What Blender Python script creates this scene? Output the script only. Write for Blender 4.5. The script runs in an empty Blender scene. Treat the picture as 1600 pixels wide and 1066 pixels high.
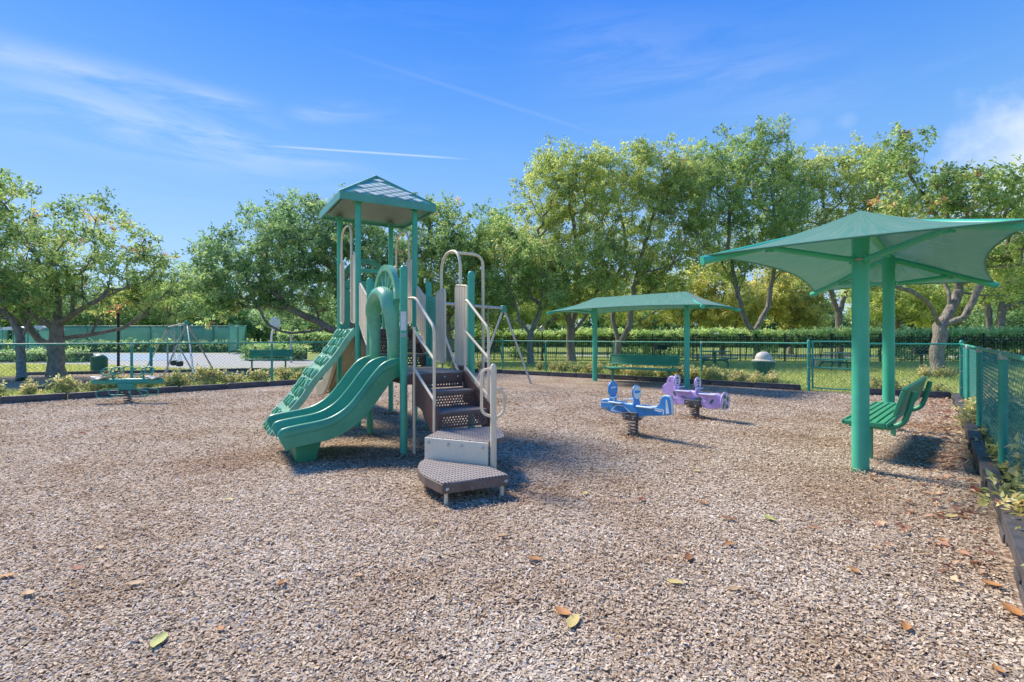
import bpy, math, random
import numpy as np
from mathutils import Vector, Matrix
R = math.radians
random.seed(7)
rng = np.random.default_rng(11)
S = bpy.context.scene
COL = S.collection

# ------------------------------------------------------------------ camera
EYE = 1.4                  # eye height in metres
FPX, HOR = 768.0, 527.0    # focal length and horizon of the 1600 px photograph
cam_d = bpy.data.cameras.new('camera')
cam_d.lens = 36.0 * FPX / 1600.0
cam_d.sensor_width = 36.0
cam_d.shift_y = -(533.0 - HOR) / 1600.0
cam_d.clip_start = 0.05
cam_d.clip_end = 2000.0
cam = bpy.data.objects.new('camera', cam_d)
COL.objects.link(cam)
cam.location = (0, 0, EYE)
cam.rotation_euler = (R(90), 0, 0)
S.camera = cam

# ------------------------------------------------------------------ sky and sun
SUN_EL, SUN_AZ = 47.0, -50.0            # azimuth from +Y, negative is left
w = bpy.data.worlds.new('World')
S.world = w
w.use_nodes = True
wn, wl = w.node_tree.nodes, w.node_tree.links
wn.clear()
w_out = wn.new('ShaderNodeOutputWorld')
w_bg = wn.new('ShaderNodeBackground')
w_bg.inputs['Strength'].default_value = 0.15
sky = wn.new('ShaderNodeTexSky')
sky.sky_type = 'NISHITA'
sky.sun_disc = False
sky.sun_elevation = R(SUN_EL)
sky.sun_rotation = R(SUN_AZ)
sky.air_density = 1.0
sky.dust_density = 0.0
sky.ozone_density = 2.2


def pdir(px, py):
    return Vector(((px - 800) / FPX, 1.0, (HOR - py) / FPX)).normalized()


def vmath(op, a=None, b=None):
    n = wn.new('ShaderNodeVectorMath')
    n.operation = op
    for i, v in enumerate((a, b)):
        if v is None:
            continue
        if hasattr(v, 'is_linked'):
            wl.new(v, n.inputs[i])
        else:
            n.inputs[i].default_value = tuple(v)
    return n.outputs['Value'] if op in ('DOT_PRODUCT', 'LENGTH', 'DISTANCE') else n.outputs['Vector']


def smath(op, a, b=0.0, clamp=False):
    n = wn.new('ShaderNodeMath')
    n.operation = op
    n.use_clamp = clamp
    for i, v in enumerate((a, b)):
        if hasattr(v, 'is_linked'):
            wl.new(v, n.inputs[i])
        else:
            n.inputs[i].default_value = v
    return n.outputs[0]


def ramp01(v, lo, hi):
    n = wn.new('ShaderNodeMapRange')
    n.interpolation_type = 'SMOOTHSTEP'
    wl.new(v, n.inputs[0])
    n.inputs[1].default_value = lo
    n.inputs[2].default_value = hi
    n.inputs[3].default_value = 0
    n.inputs[4].default_value = 1
    return n.outputs[0]


tc = wn.new('ShaderNodeTexCoord')
wdir = vmath('NORMALIZE', tc.outputs['Generated'])
cir = wn.new('ShaderNodeTexNoise')
cir.inputs['Scale'].default_value = 5.0
cir.inputs['Detail'].default_value = 9.0
cir.inputs['Roughness'].default_value = 0.62
cir.inputs['Distortion'].default_value = 0.6
cmap = wn.new('ShaderNodeMapping')
cmap.inputs['Rotation'].default_value = (0, R(18), 0)
cmap.inputs['Scale'].default_value = (0.7, 0.8, 5.0)
wl.new(wdir, cmap.inputs[0])
wl.new(cmap.outputs[0], cir.inputs['Vector'])
puff = wn.new('ShaderNodeTexNoise')
puff.inputs['Scale'].default_value = 9.0
puff.inputs['Detail'].default_value = 8.0
puff.inputs['Roughness'].default_value = 0.58
wl.new(wdir, puff.inputs['Vector'])


def streak(a, b, width, amount, noise=None, soft=0.3):
    """A cirrus streak or vapour trail: a band of sky directions along the great circle from a to b."""
    da, db = pdir(*a), pdir(*b)
    n = da.cross(db).normalized()
    e = (db - da).normalized()
    dist = smath('ABSOLUTE', vmath('DOT_PRODUCT', wdir, n))
    if noise is not None:
        dist = smath('ADD', dist, smath('MULTIPLY', smath('SUBTRACT', noise, 0.5), width * 1.6))
    band = smath('SUBTRACT', 1.0, ramp01(dist, width * 0.1, width))
    al = vmath('DOT_PRODUCT', wdir, e)
    ta, tb = da.dot(e), db.dot(e)
    L = tb - ta
    m = smath('MULTIPLY', band, ramp01(al, ta - L * 0.05, ta + L * soft))
    m = smath('MULTIPLY', m, smath('SUBTRACT', 1.0, ramp01(al, tb - L * soft, tb + L * 0.05)))
    if noise is not None:
        m = smath('MULTIPLY', m, ramp01(noise, 0.36, 0.70))
    return smath('MULTIPLY', m, amount)


def puffy(c, r, amount, squash=1.0):
    d0 = pdir(*c)
    off = vmath('SUBTRACT', wdir, d0)
    off = vmath('MULTIPLY', off, (1, 1, squash))
    ln = vmath('LENGTH', off)
    ln = smath('ADD', ln, smath('MULTIPLY', smath('SUBTRACT', puff.outputs[0], 0.5), r * 2.0))
    return smath('MULTIPLY', smath('SUBTRACT', 1.0, ramp01(ln, r * 0.15, r)), amount)


cl = streak((-260, 20), (430, 182), 0.040, 0.45, cir.outputs[0], 0.2)
for s in (streak((-120, 110), (520, 262), 0.09, 0.42, cir.outputs[0], 0.3),
          streak((200, 160), (620, 300), 0.05, 0.30, cir.outputs[0], 0.3),
          streak((430, 185), (640, 165), 0.03, 0.28, cir.outputs[0]),
          streak((398, 226.5), (735, 249), 0.0028, 0.45, None, 0.25),
          streak((500, 70), (980, 224), 0.0060, 0.06, None, 0.3),
          streak((800, 60), (1400, 160), 0.14, 0.16, cir.outputs[0]),
          smath('MULTIPLY', ramp01(cir.outputs[0], 0.52, 0.85), 0.06),
          puffy((1650, 245), 0.14, 0.85, 1.1),
          puffy((1262, 198), 0.030, 0.10), puffy((1322, 190), 0.022, 0.14)):
    cl = smath('MAXIMUM', cl, s)
# deep blue overhead, paler towards the horizon, the same all the way round
hue = wn.new('ShaderNodeHueSaturation')
hue.inputs['Hue'].default_value = 0.512
hue.inputs['Saturation'].default_value = 1.15
hue.inputs['Value'].default_value = 0.55
wl.new(sky.outputs[0], hue.inputs['Color'])
mixc = wn.new('ShaderNodeMix')
mixc.data_type = 'RGBA'
wl.new(smath('MULTIPLY', cl, 0.8, True), mixc.inputs['Factor'])
# clear subtropical air: the blue deepens evenly with height above the horizon, alike on every side
sepd = wn.new('ShaderNodeSeparateXYZ')
wl.new(wdir, sepd.inputs[0])
grad = wn.new('ShaderNodeValToRGB')
ge = grad.color_ramp.elements
for _ in range(4):
    ge.new(0.5)
for e_, (p_, c_) in zip(ge, ((0.0, (0.43, 0.66, 0.97)), (0.16, (0.34, 0.59, 0.97)), (0.34, (0.180, 0.455, 0.97)), (0.44, (0.105, 0.355, 0.97)), (0.57, (0.028, 0.245, 0.96)), (0.80, (0.022, 0.225, 0.94)))):
    e_.position = p_
    e_.color = (*c_, 1)
wl.new(sepd.outputs['Z'], grad.inputs[0])
gsc = vmath('MULTIPLY', grad.outputs[0], (1.74, 1.73, 1.68))
mixg = wn.new('ShaderNodeMix')
mixg.data_type = 'RGBA'
mixg.inputs['Factor'].default_value = 0.90
wl.new(hue.outputs[0], mixg.inputs['A'])
wl.new(gsc, mixg.inputs['B'])
wl.new(mixg.outputs['Result'], mixc.inputs['A'])
mixc.inputs['B'].default_value = (1.75, 1.85, 2.0, 1)
wl.new(mixc.outputs['Result'], w_bg.inputs['Color'])
wl.new(w_bg.outputs[0], w_out.inputs['Surface'])

sun_d = bpy.data.lights.new('sun', 'SUN')
sun_d.energy = 1.6
sun_d.angle = R(15.0)
sun_d.color = (1.0, 0.91, 0.76)
sun = bpy.data.objects.new('sun', sun_d)
COL.objects.link(sun)
sdir = Vector((math.sin(R(SUN_AZ)) * math.cos(R(SUN_EL)), math.cos(R(SUN_AZ)) * math.cos(R(SUN_EL)), math.sin(R(SUN_EL))))
sun.rotation_euler = (-sdir).to_track_quat('-Z', 'Y').to_euler()
sun.location = sdir * 60

S.view_settings.view_transform = 'Standard'
S.view_settings.look = 'None'
S.view_settings.exposure = 1.92
S.view_settings.gamma = 1.0
S.render.engine = 'CYCLES'
S.cycles.use_denoising = True
S.cycles.max_bounces = 6
S.cycles.diffuse_bounces = 4
S.cycles.glossy_bounces = 2
S.cycles.transmission_bounces = 2
S.cycles.transparent_max_bounces = 6


# ------------------------------------------------------------------ helpers
def gp(px, py, z=0.0):
    """Point of the place at height z that the photograph shows at (px, py)."""
    Y = (EYE - z) * FPX / (py - HOR)
    return Vector(((px - 800) / FPX * Y, Y, z))


def at(px, py, Y):
    return Vector(((px - 800) / FPX * Y, Y, EYE + (HOR - py) / FPX * Y))


class MB:
    def __init__(s):
        s.v, s.f = [], []

    def add(s, vs, fs):
        b = len(s.v)
        s.v += [tuple(v) for v in vs]
        s.f += [tuple(b + i for i in f) for f in fs]
        return s

    def box(s, c, size, rz=0.0, M=None):
        hx, hy, hz = size[0] / 2, size[1] / 2, size[2] / 2
        T = Matrix.Translation(c) @ (M if M is not None else Matrix.Rotation(rz, 4, 'Z'))
        vs = [T @ Vector((x * hx, y * hy, z * hz)) for z in (-1, 1) for x, y in ((-1, -1), (1, -1), (1, 1), (-1, 1))]
        return s.add(vs, [(3, 2, 1, 0), (4, 5, 6, 7), (0, 1, 5, 4), (1, 2, 6, 5), (2, 3, 7, 6), (3, 0, 4, 7)])

    def bar(s, a, b, wd, ht, up=(0, 0, 1)):
        a, b = Vector(a), Vector(b)
        z = (b - a)
        L = z.length
        z = z / L
        x = Vector(up).cross(z)
        if x.length < 1e-4:
            x = Vector((1, 0, 0)).cross(z)
        x.normalize()
        y = z.cross(x)
        M = Matrix((x, y, z)).transposed().to_4x4()
        return s.box((a + b) / 2, (wd, ht, L), M=M)

    def tube(s, pts, r, n=10, closed=False, caps=True):
        pts = [Vector(p) for p in pts]
        rs = r if isinstance(r, (list, tuple)) else [r] * len(pts)
        m = len(pts)
        base = len(s.v)
        ref = None
        for i, p in enumerate(pts):
            if closed:
                t = pts[(i + 1) % m] - pts[i - 1]
            else:
                t = pts[min(i + 1, m - 1)] - pts[max(i - 1, 0)]
            if t.length < 1e-9:
                t = Vector((0, 0, 1))
            t.normalize()
            if ref is None:
                ref = t.orthogonal().normalized()
            ref = (ref - t * ref.dot(t))
            if ref.length < 1e-6:
                ref = t.orthogonal()
            ref.normalize()
            bn = t.cross(ref)
            for k in range(n):
                a = 2 * math.pi * k / n
                s.v.append(tuple(p + (ref * math.cos(a) + bn * math.sin(a)) * rs[i]))
        for i in range(m if closed else m - 1):
            j = (i + 1) % m
            for k in range(n):
                l = (k + 1) % n
                s.f.append((base + i * n + k, base + i * n + l, base + j * n + l, base + j * n + k))
        if caps and not closed:
            s.f.append(tuple(base + k for k in reversed(range(n))))
            s.f.append(tuple(base + (m - 1) * n + k for k in range(n)))
        return s

    def lathe(s, prof, n=20, c=(0, 0, 0)):
        base = len(s.v)
        for r, z in prof:
            for k in range(n):
                a = 2 * math.pi * k / n
                s.v.append((c[0] + r * math.cos(a), c[1] + r * math.sin(a), c[2] + z))
        for i in range(len(prof) - 1):
            for k in range(n):
                l = (k + 1) % n
                s.f.append((base + i * n + k, base + i * n + l, base + (i + 1) * n + l, base + (i + 1) * n + k))
        s.f.append(tuple(base + k for k in reversed(range(n))))
        s.f.append(tuple(base + (len(prof) - 1) * n + k for k in range(n)))
        return s

    def prism(s, poly, o, ax, ay, an, t):
        """A flat outline poly (2D) at origin o on axes ax, ay, given thickness t along an (centred)."""
        o, ax, ay, an = Vector(o), Vector(ax), Vector(ay), Vector(an)
        n = len(poly)
        vs = [o + ax * x + ay * y - an * (t / 2) for x, y in poly] + [o + ax * x + ay * y + an * (t / 2) for x, y in poly]
        fs = [tuple(reversed(range(n))), tuple(range(n, 2 * n))]
        fs += [(i, (i + 1) % n, n + (i + 1) % n, n + i) for i in range(n)]
        return s.add(vs, fs)

    def grid(s, P, closed_u=False):
        nu, nv = len(P), len(P[0])
        b = len(s.v)
        for row in P:
            s.v += [tuple(p) for p in row]
        for i in range(nu - 1):
            for j in range(nv - 1):
                s.f.append((b + i * nv + j, b + i * nv + j + 1, b + (i + 1) * nv + j + 1, b + (i + 1) * nv + j))
        return s

    def mesh(s, name, smooth=38):
        me = bpy.data.meshes.new(name)
        me.from_pydata(s.v, [], s.f)
        me.update()
        if smooth:
            me.polygons.foreach_set('use_smooth', [True] * len(me.polygons))
            me.set_sharp_from_angle(angle=R(smooth))
        return me

    def build(s, name, mat, parent=None, smooth=38, bevel=0, loc=None, solid=0):
        me = s.mesh(name, smooth)
        me.materials.append(mat)
        o = bpy.data.objects.new(name, me)
        COL.objects.link(o)
        if parent is not None:
            o.parent = parent
        if loc is not None:
            o.location = loc
        if solid:
            m = o.modifiers.new('thickness', 'SOLIDIFY')
            m.thickness = solid
            m.offset = 0
        if bevel:
            m = o.modifiers.new('bevel', 'BEVEL')
            m.width = bevel
            m.segments = 2
            m.limit_method = 'ANGLE'
            m.angle_limit = R(40)
        return o


def np_mesh(name, V, F, mat, attrs=None, smooth=False):
    V = np.asarray(V, np.float32)
    F = np.asarray(F, np.int32)
    me = bpy.data.meshes.new(name)
    me.vertices.add(len(V))
    me.vertices.foreach_set('co', V.ravel())
    me.loops.add(F.size)
    me.loops.foreach_set('vertex_index', F.ravel())
    me.polygons.add(len(F))
    me.polygons.foreach_set('loop_start', np.arange(0, F.size, F.shape[1], dtype=np.int32))
    if smooth:
        me.polygons.foreach_set('use_smooth', np.ones(len(F), bool))
    me.update(calc_edges=True)
    for k, a in (attrs or {}).items():
        at_ = me.attributes.new(k, 'FLOAT', 'POINT')
        at_.data.foreach_set('value', np.asarray(a, np.float32))
    me.materials.append(mat)
    return me


def link(name, me, parent=None, loc=None):
    o = bpy.data.objects.new(name, me)
    COL.objects.link(o)
    if parent is not None:
        o.parent = parent
    if loc is not None:
        o.location = loc
    return o


def thing(name, label, cat, loc=(0, 0, 0), rz=0.0, group=None):
    o = bpy.data.objects.new(name, None)
    o.empty_display_size = 0.1
    COL.objects.link(o)
    o.location = loc
    o.rotation_euler = (0, 0, rz)
    return tag(o, label, cat, group)


def tag(o, label, cat, group=None, kind=None):
    if label:
        o['label'] = label
    if cat:
        o['category'] = cat
    if group:
        o['group'] = group
    if kind:
        o['kind'] = kind
    return o


def copy_tree(o, parent=None):
    c = o.copy()
    COL.objects.link(c)
    c.parent = parent
    for ch in list(o.children):
        copy_tree(ch, c)
    return c


def arc(c, r, a0, a1, n, plane='xz'):
    out = []
    for i in range(n + 1):
        a = R(a0 + (a1 - a0) * i / n)
        x, y = r * math.cos(a), r * math.sin(a)
        if plane == 'xz':
            out.append((c[0] + x, c[1], c[2] + y))
        elif plane == 'yz':
            out.append((c[0], c[1] + x, c[2] + y))
        else:
            out.append((c[0] + x, c[1] + y, c[2]))
    return out


def rounded(pts, r=0.06, n=5):
    """Round the corners of a polyline."""
    pts = [Vector(p) for p in pts]
    out = [pts[0]]
    for i in range(1, len(pts) - 1):
        a, b, c = pts[i - 1], pts[i], pts[i + 1]
        ra = min(r, (a - b).length * .49, (c - b).length * .49)
        p, q = b + (a - b).normalized() * ra, b + (c - b).normalized() * ra
        for k in range(n + 1):
            t = k / n
            out.append(p * (1 - t) ** 2 + b * 2 * t * (1 - t) + q * t * t)
    out.append(pts[-1])
    return out


# ------------------------------------------------------------------ materials
def new_mat(name):
    m = bpy.data.materials.new(name)
    m.use_nodes = True
    nt = m.node_tree
    b = nt.nodes['Principled BSDF']
    return m, nt, b


def nd(nt, t, **kw):
    n = nt.nodes.new(t)
    for k, v in kw.items():
        if k in n.inputs:
            n.inputs[k].default_value = v
        else:
            setattr(n, k, v)
    return n


def paint(name, col, rough=0.45, var=0.12, scale=6.0, bump=0.04, bscale=60.0, metal=0.0, spec=0.5, fade=None):
    """A painted, moulded or weathered surface: slight colour drift, uneven gloss and fine relief."""
    m, nt, b = new_mat(name)
    L = nt.links
    t = nd(nt, 'ShaderNodeTexCoord')
    n1 = nd(nt, 'ShaderNodeTexNoise', Scale=scale, Detail=6.0, Roughness=0.6)
    L.new(t.outputs['Object'], n1.inputs['Vector'])
    cr = nd(nt, 'ShaderNodeValToRGB')
    f2 = fade or tuple(min(1, c * (1 + var) + 0.015) for c in col)
    cr.color_ramp.elements[0].position = 0.3
    cr.color_ramp.elements[1].position = 0.72
    cr.color_ramp.elements[0].color = (*[c * (1 - var) for c in col], 1)
    cr.color_ramp.elements[1].color = (*f2, 1)
    L.new(n1.outputs[0], cr.inputs[0])
    n3 = nd(nt, 'ShaderNodeTexNoise', Scale=scale * 3.5, Detail=9.0, Roughness=0.75)
    L.new(t.outputs['Object'], n3.inputs['Vector'])
    gm = nd(nt, 'ShaderNodeMapRange')
    L.new(n3.outputs[0], gm.inputs[0])
    gm.inputs[1].default_value, gm.inputs[2].default_value = 0.52, 0.80
    gm.inputs[3].default_value, gm.inputs[4].default_value = 0.0, 0.45
    dx = nd(nt, 'ShaderNodeMix', data_type='RGBA')
    L.new(gm.outputs[0], dx.inputs['Factor'])
    L.new(cr.outputs[0], dx.inputs['A'])
    dx.inputs['B'].default_value = (*[0.55 * c + 0.07 * g for c, g in zip(col, (1.0, 0.85, 0.7))], 1)
    L.new(dx.outputs['Result'], b.inputs['Base Color'])
    mr = nd(nt, 'ShaderNodeMapRange')
    L.new(n1.outputs[0], mr.inputs[0])
    mr.inputs[3].default_value = max(0.05, rough - 0.1)
    mr.inputs[4].default_value = min(1, rough + 0.12)
    L.new(mr.outputs[0], b.inputs['Roughness'])
    n2 = nd(nt, 'ShaderNodeTexNoise', Scale=bscale, Detail=3.0)
    L.new(t.outputs['Object'], n2.inputs['Vector'])
    bp = nd(nt, 'ShaderNodeBump', Strength=bump, Distance=0.01)
    L.new(n2.outputs[0], bp.inputs['Height'])
    L.new(bp.outputs[0], b.inputs['Normal'])
    b.inputs['Metallic'].default_value = metal
    b.inputs['Specular IOR Level'].default_value = spec
    return m


def leafmat(name, stops, trans=0.35, rough=0.5):
    """Foliage: the tint attribute runs through the colour stops; light passes through the blades."""
    m, nt, b = new_mat(name)
    L = nt.links
    a = nd(nt, 'ShaderNodeAttribute', attribute_name='tint')
    cr = nd(nt, 'ShaderNodeValToRGB')
    while len(cr.color_ramp.elements) < len(stops):
        cr.color_ramp.elements.new(0.5)
    for e, (p, c) in zip(cr.color_ramp.elements, stops):
        e.position = p
        e.color = (*c, 1)
    L.new(a.outputs['Fac'], cr.inputs[0])
    h0 = nd(nt, 'ShaderNodeHueSaturation', Hue=0.490, Saturation=0.80, Value=1.85)
    L.new(cr.outputs[0], h0.inputs['Color'])
    cr = h0
    L.new(cr.outputs[0], b.inputs['Base Color'])
    b.inputs['Roughness'].default_value = rough
    b.inputs['Specular IOR Level'].default_value = 0.4
    tr = nd(nt, 'ShaderNodeBsdfTranslucent')
    hs = nd(nt, 'ShaderNodeHueSaturation', Hue=0.485, Saturation=1.05, Value=1.7)
    L.new(cr.outputs[0], hs.inputs['Color'])
    L.new(hs.outputs[0], tr.inputs['Color'])
    mx = nd(nt, 'ShaderNodeMixShader')
    mx.inputs[0].default_value = trans
    L.new(b.outputs[0], mx.inputs[1])
    L.new(tr.outputs[0], mx.inputs[2])
    L.new(mx.outputs[0], nt.nodes['Material Output'].inputs['Surface'])
    return m


M = {}
M['post'] = paint('green_powder_coat', (0.060, 0.420, 0.265), 0.36, 0.10, 3.0, 0.03, 90)
M['shade_post'] = paint('jade_powder_coat', (0.060, 0.470, 0.300), 0.38, 0.12, 2.5, 0.03, 90)
M['slide'] = paint('green_moulded_plastic', (0.050, 0.320, 0.165), 0.34, 0.18, 2.2, 0.03, 120, fade=(0.090, 0.395, 0.220))
M['hood'] = paint('pale_green_moulded_plastic', (0.170, 0.450, 0.280), 0.28, 0.14, 3.0, 0.02, 120)
M['rock'] = paint('grey_green_moulded_plastic', (0.280, 0.520, 0.360), 0.36, 0.20, 5.0, 0.05, 60)
M['rockplate'] = paint('dark_green_foothold', (0.055, 0.270, 0.150), 0.42, 0.20, 8.0, 0.05, 60)
M['tan'] = paint('tan_powder_coat', (0.840, 0.690, 0.480), 0.42, 0.08, 3.0, 0.03, 90)
M['tanslat'] = paint('beige_plastic_slats', (0.830, 0.680, 0.490), 0.5, 0.08, 4.0, 0.04, 70)
M['tanslide'] = paint('tan_moulded_plastic', (0.400, 0.370, 0.245), 0.42, 0.16, 3.0, 0.03, 80)
M['beige'] = paint('beige_sheet', (0.800, 0.720, 0.540), 0.45, 0.07, 3.0, 0.03, 50)
M['maroon'] = paint('maroon_coated_steel', (0.130, 0.068, 0.058), 0.45, 0.18, 5.0, 0.06, 120)
M['brown'] = paint('brown_coated_steel', (0.150, 0.105, 0.085), 0.5, 0.2, 6.0, 0.06, 120, fade=(0.210, 0.155, 0.130))
M['bolt'] = paint('steel_bolt', (0.55, 0.53, 0.50), 0.3, 0.1, 20, 0.02, 90, metal=0.7)
M['roof'] = paint('roof_frame_green', (0.095, 0.350, 0.260), 0.35, 0.10, 3.0, 0.03, 90)
M['roofin'] = paint('roof_shell_grey_green', (0.250, 0.330, 0.285), 0.5, 0.10, 3.0, 0.03, 90)
M['shingle'] = paint('painted_sheen_roof_tile', (0.700, 0.740, 0.640), 0.6, 0.12, 4.0, 0.03, 90)  # pale tone paints the sky's reflection into the tile colour
M['timber'] = paint('black_plastic_timber', (0.060, 0.056, 0.062), 0.55, 0.25, 5.0, 0.15, 90, fade=(0.130, 0.120, 0.125))
M['fence'] = paint('green_vinyl_fence', (0.035, 0.330, 0.235), 0.42, 0.15, 4.0, 0.05, 80)
M['wire'] = paint('green_vinyl_wire', (0.028, 0.260, 0.195), 0.45, 0.10, 4.0, 0.0, 80)
M['clamp'] = paint('galvanised_cap', (0.42, 0.42, 0.40), 0.45, 0.25, 25, 0.1, 60, metal=0.5)
M['galv'] = paint('galvanised_pipe', (0.55, 0.56, 0.57), 0.4, 0.15, 10, 0.05, 60, metal=0.4)
M['black'] = paint('black_rubber', (0.018, 0.018, 0.020), 0.5, 0.2, 8, 0.05, 60)
M['clampgrey'] = paint('dark_grey_clamp', (0.080, 0.080, 0.085), 0.5, 0.3, 20, 0.1, 60)
M['iron'] = paint('black_iron', (0.014, 0.014, 0.016), 0.5, 0.2, 8, 0.05, 60)
M['bench'] = paint('green_bench_coating', (0.050, 0.340, 0.190), 0.42, 0.12, 5, 0.05, 90)
M['darkgreen'] = paint('dark_green_coating', (0.020, 0.130, 0.105), 0.42, 0.15, 5, 0.05, 90)
M['bin'] = paint('green_bin', (0.020, 0.130, 0.085), 0.4, 0.15, 5, 0.05, 60)
M['cream'] = paint('cream_plastic', (0.62, 0.57, 0.48), 0.45, 0.1, 5, 0.05, 60)
M['white'] = paint('white_paint', (0.75, 0.76, 0.76), 0.45, 0.06, 5, 0.04, 60)
M['blue'] = paint('blue_hdpe', (0.055, 0.300, 0.680), 0.42, 0.10, 6, 0.06, 140)
M['bluewhite'] = paint('pale_blue_hdpe', (0.700, 0.800, 0.850), 0.45, 0.07, 6, 0.06, 140)
M['purple'] = paint('lilac_hdpe', (0.540, 0.390, 0.780), 0.42, 0.10, 6, 0.06, 140)
M['purplepale'] = paint('pale_lilac_hdpe', (0.680, 0.630, 0.830), 0.45, 0.07, 6, 0.06, 140)
M['spot'] = paint('slate_green_inlay', (0.060, 0.150, 0.140), 0.45, 0.1, 8, 0.04, 120)
M['spring'] = paint('worn_spring_steel', (0.210, 0.175, 0.150), 0.5, 0.3, 25, 0.1, 90, metal=0.2)
M['concrete'] = paint('court_concrete', (0.37, 0.37, 0.34), 0.85, 0.12, 1.2, 0.1, 40)
M['court'] = paint('court_paint', (0.28, 0.37, 0.42), 0.85, 0.10, 1.0, 0.1, 40)
M['label'] = paint('white_sticker', (0.70, 0.70, 0.70), 0.4, 0.08, 20, 0.0, 60)
M['greylabel'] = paint('grey_sticker', (0.34, 0.40, 0.40), 0.4, 0.15, 60, 0.0, 60)
M['hedgecore'] = paint('hedge_twigs', (0.090, 0.110, 0.045), 0.9, 0.3, 8, 0.3, 20)


def tread_mat():
    """Coated grating: dark slots in rows between grey ribs."""
    m, nt, b = new_mat('slotted_tread')
    L = nt.links
    t = nd(nt, 'ShaderNodeTexCoord')
    sp = nd(nt, 'ShaderNodeSeparateXYZ')
    L.new(t.outputs['Object'], sp.inputs[0])

    def wave(o, k, ph):
        a = nd(nt, 'ShaderNodeMath', operation='MULTIPLY_ADD')
        L.new(o, a.inputs[0])
        a.inputs[1].default_value = k
        a.inputs[2].default_value = ph
        c = nd(nt, 'ShaderNodeMath', operation='SINE')
        L.new(a.outputs[0], c.inputs[0])
        return c.outputs[0]
    a, c = wave(sp.outputs['X'], 2 * math.pi / 0.030, 0), wave(sp.outputs['Y'], 2 * math.pi / 0.060, 0.7)
    mn = nd(nt, 'ShaderNodeMath', operation='MINIMUM')
    L.new(a, mn.inputs[0])
    L.new(c, mn.inputs[1])
    mr = nd(nt, 'ShaderNodeMapRange')
    L.new(mn.outputs[0], mr.inputs[0])
    mr.inputs[1].default_value = -0.45
    mr.inputs[2].default_value = 0.1
    n1 = nd(nt, 'ShaderNodeTexNoise', Scale=9.0, Detail=5.0)
    L.new(t.outputs['Object'], n1.inputs['Vector'])
    cr = nd(nt, 'ShaderNodeValToRGB')
    cr.color_ramp.elements[0].color = (0.270, 0.225, 0.200, 1)
    cr.color_ramp.elements[1].color = (0.440, 0.385, 0.350, 1)
    L.new(n1.outputs[0], cr.inputs[0])
    mx = nd(nt, 'ShaderNodeMix', data_type='RGBA')
    L.new(mr.outputs[0], mx.inputs['Factor'])
    L.new(cr.outputs[0], mx.inputs['A'])
    mx.inputs['B'].default_value = (0.060, 0.047, 0.042, 1)
    L.new(mx.outputs['Result'], b.inputs['Base Color'])
    bp = nd(nt, 'ShaderNodeBump', Strength=0.6, Distance=0.006)
    bp.invert = True
    L.new(mr.outputs[0], bp.inputs['Height'])
    L.new(bp.outputs[0], b.inputs['Normal'])
    b.inputs['Roughness'].default_value = 0.5
    return m


M['tread'] = tread_mat()


def brown_patches(nt, t, col):
    """Ground colour turned darker and browner in patches at the slide foot, the steps, the riders and under the big shade."""
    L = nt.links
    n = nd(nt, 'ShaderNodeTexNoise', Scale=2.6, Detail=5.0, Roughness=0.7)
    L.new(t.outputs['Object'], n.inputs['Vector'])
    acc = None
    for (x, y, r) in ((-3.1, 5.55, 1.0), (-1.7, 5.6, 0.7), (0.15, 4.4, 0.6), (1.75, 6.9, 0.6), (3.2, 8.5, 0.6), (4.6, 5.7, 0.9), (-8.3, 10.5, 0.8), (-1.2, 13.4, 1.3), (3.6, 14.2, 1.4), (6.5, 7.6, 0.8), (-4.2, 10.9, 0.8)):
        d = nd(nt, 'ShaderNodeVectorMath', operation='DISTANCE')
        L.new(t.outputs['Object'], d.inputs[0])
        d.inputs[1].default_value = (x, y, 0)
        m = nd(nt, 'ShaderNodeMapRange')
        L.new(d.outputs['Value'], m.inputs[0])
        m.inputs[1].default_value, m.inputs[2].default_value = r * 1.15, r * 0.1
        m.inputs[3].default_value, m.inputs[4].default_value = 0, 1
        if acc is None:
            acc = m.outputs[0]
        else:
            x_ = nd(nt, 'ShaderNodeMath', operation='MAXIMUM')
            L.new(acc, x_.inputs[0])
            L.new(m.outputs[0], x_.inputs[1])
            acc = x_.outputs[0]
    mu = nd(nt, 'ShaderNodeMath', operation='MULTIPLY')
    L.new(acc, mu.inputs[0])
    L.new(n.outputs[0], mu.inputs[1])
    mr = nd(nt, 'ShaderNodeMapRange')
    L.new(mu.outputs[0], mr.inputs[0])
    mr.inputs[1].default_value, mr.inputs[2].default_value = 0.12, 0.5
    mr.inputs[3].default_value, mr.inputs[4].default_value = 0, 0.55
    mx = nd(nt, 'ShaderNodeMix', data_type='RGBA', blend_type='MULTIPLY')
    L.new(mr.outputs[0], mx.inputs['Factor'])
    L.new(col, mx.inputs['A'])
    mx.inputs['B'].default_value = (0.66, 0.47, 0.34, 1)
    return mx.outputs['Result']


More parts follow.
